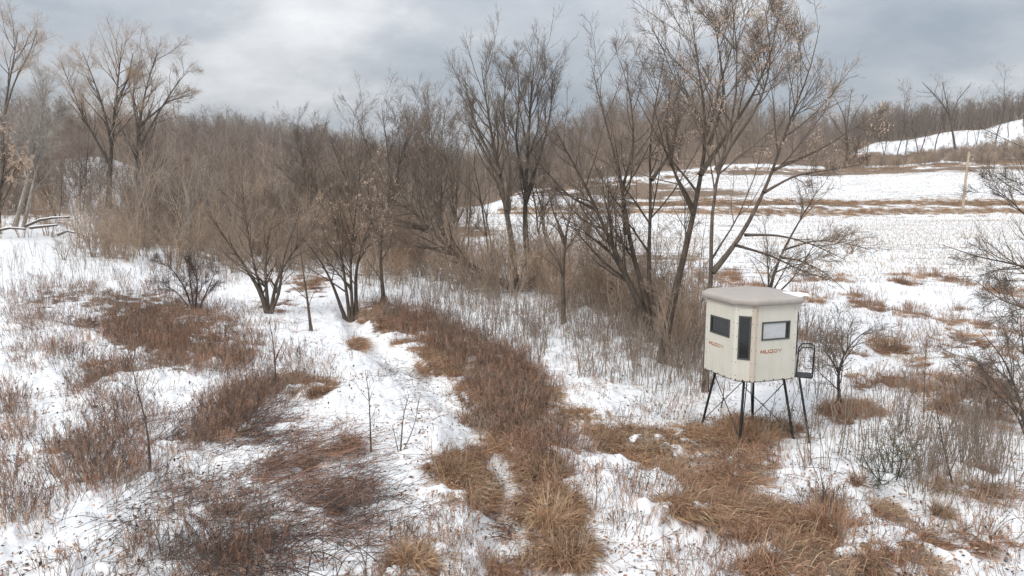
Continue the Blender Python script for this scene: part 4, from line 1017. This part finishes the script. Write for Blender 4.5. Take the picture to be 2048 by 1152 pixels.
# brush at the foot of the slope row and the thicket behind the field
rng = np.random.default_rng(118); n = 1500
px_ = rng.uniform(1640, 2300, n); yy = np.interp(px_, [1640, 1760, 2048, 2300], [205, 208, 212, 215]) + rng.uniform(-16, 24, n); x = (px_ - 1024) / F * yy
world_stuff('slope_brush', 'brown brush at the foot of the upper right slope', 'brush', x, yy, [proto_shrub(300 + q, 7, 2.6, .03, 'twig') for q in range(3)], 119, .5, 1.1)
rng = np.random.default_rng(130); n = 900
px_ = rng.uniform(-500, 420, n); yy = rng.uniform(70, 122, n); k = (rng.random(n) < np.where((px_ > 120) & (px_ < 310), .6, .85)); x = (px_ - 1024) / F * yy
world_stuff('hillside_brush', 'grey brush and saplings on the snowy left hillside', 'brush', x[k], yy[k], [proto_shrub(340 + q, 5, 5.5, .04, 'far_twig', None, .4, .25) for q in range(3)], 131, .5, 1.2)
rng = np.random.default_rng(132); n = 260
px_ = rng.uniform(1720, 2300, n); yy = rng.uniform(226, 268, n); x = (px_ - 1024) / F * yy
world_stuff('slope_scrub', 'thin scrub dotted over the upper right snow slope', 'scrub', x, yy, [proto_shrub(350 + q, 4, 2.2, .02, 'far_twig', None, .3, .25) for q in range(3)], 133, .4, 1.3)
# woods: everything behind the edge line
FT = [proto_tree_mesh(310 + q, h=13, r=.15, fork=.22, dens=1.15) for q in range(4)] + [proto_tree_mesh(316, h=11, r=.12, fork=.2, dens=.9)]
rng = np.random.default_rng(120); n = 9000
yy = np.sqrt(rng.uniform(100 ** 2, 430 ** 2, n)); az = rng.uniform(-.80, .80, n); x = yy * np.tan(az); px = W / 2 + F * x / yy
k = (WOOD(x, yy, px) > .5) & (rng.random(n) < np.where(yy < 300, .9, .7))
world_stuff('far_woods', 'bare grey-brown woods covering the far hillsides', 'woods', x[k], yy[k], FT, 121, .5, 1.3, .04, .1)

rng = np.random.default_rng(140); n = 900
px_ = rng.uniform(1690, 2500, n); yy = rng.uniform(272, 320, n); x = (px_ - 1024) / F * yy
world_stuff('ridge_woods', 'dense dark bare woods crowning the far right ridge', 'woods', x, yy, [proto_tree_mesh(380 + q, h=13, r=.2, fork=.15, dens=1.2, tm='tree_twig') for q in range(3)], 141, .55, 1.15, .03, .1)
# ------------------------------------------------------------------ utility pole and fallen logs
M['pole'] = bark('pole', (.30, .23, .17), (.48, .39, .30), 6)
g = ground_at(1925, 424)
po = empty('utility_pole', g); tag(po, 'tall bare wooden pole standing alone by the farm track', 'pole')
hp = 117 / F * g[1]
V, Q = tubes(np.array([[[0, 0, -.3], [.05, 0, hp * .5], [.22, 0, hp]]]), np.array([[.22, .19, .15]]), 10)
link('shaft', mesh_np('shaft', V, Q, [M['pole']], True), po)
link('cap', mesh_np('cap', *tubes(np.array([[[.22, 0, hp], [.22, 0, hp + .06]]]), np.array([[.16, .10]]), 10), [M['pole']], True), po)
for k, (pts, w, lab) in enumerate([
    ([(52, 452), (80, 440), (105, 436), (140, 434)], 5.5, 'upper fallen log capped with snow at the left thicket edge'),
    ([(-10, 462), (20, 456), (50, 458)], 5.5, 'lower fallen log lying in snow at the left edge'),
    ([(60, 456), (95, 452), (115, 450)], 5.5, 'short fallen log under the snow-capped one at left'),
    ([(115, 470), (135, 462), (150, 466)], 5.5, 'broken stump end beside the left fallen logs')]):
    D = 56 - k; P3 = np.array([at(px, py, D) for px, py in pts]); foot = P3[0].copy()
    lift = min(0, 0); o = empty('fallen_log', foot); tag(o, lab, 'log')
    gz = terrain(P3[:, 0], P3[:, 1]); P3[:, 2] = np.maximum(P3[:, 2], gz + .1)
    P3 = P3 - foot; r_ = w / F * D * .5
    link('trunk', mesh_np('trunk', *tubes(P3[None], np.linspace(r_, r_ * .6, len(P3))[None], 8), [M['bark']], True), o)
    link('snow_cap', mesh_np('snow_cap', *tubes(P3[None] + np.array([0, 0, r_ * .55]), np.linspace(r_ * .62, r_ * .4, len(P3))[None], 8), [M['clean_snow']], True), o)

# ------------------------------------------------------------------ thin winter haze
hm = bpy.data.materials.new('haze'); hm.use_nodes = True; ht = hm.node_tree; ht.nodes.clear()
hv = ht.nodes.new('ShaderNodeVolumePrincipled'); hv.inputs['Color'].default_value = (.93, .95, .98, 1); hv.inputs['Density'].default_value = .00028
ht.links.new(hv.outputs[0], ht.nodes.new('ShaderNodeOutputMaterial').inputs['Volume'])
tag(link('haze', mesh_np('haze', *box_vq((0, 0, 40), (2400, 2400, 96)), [hm])), 'thin pale winter haze over the valley', 'haze', kind='stuff')
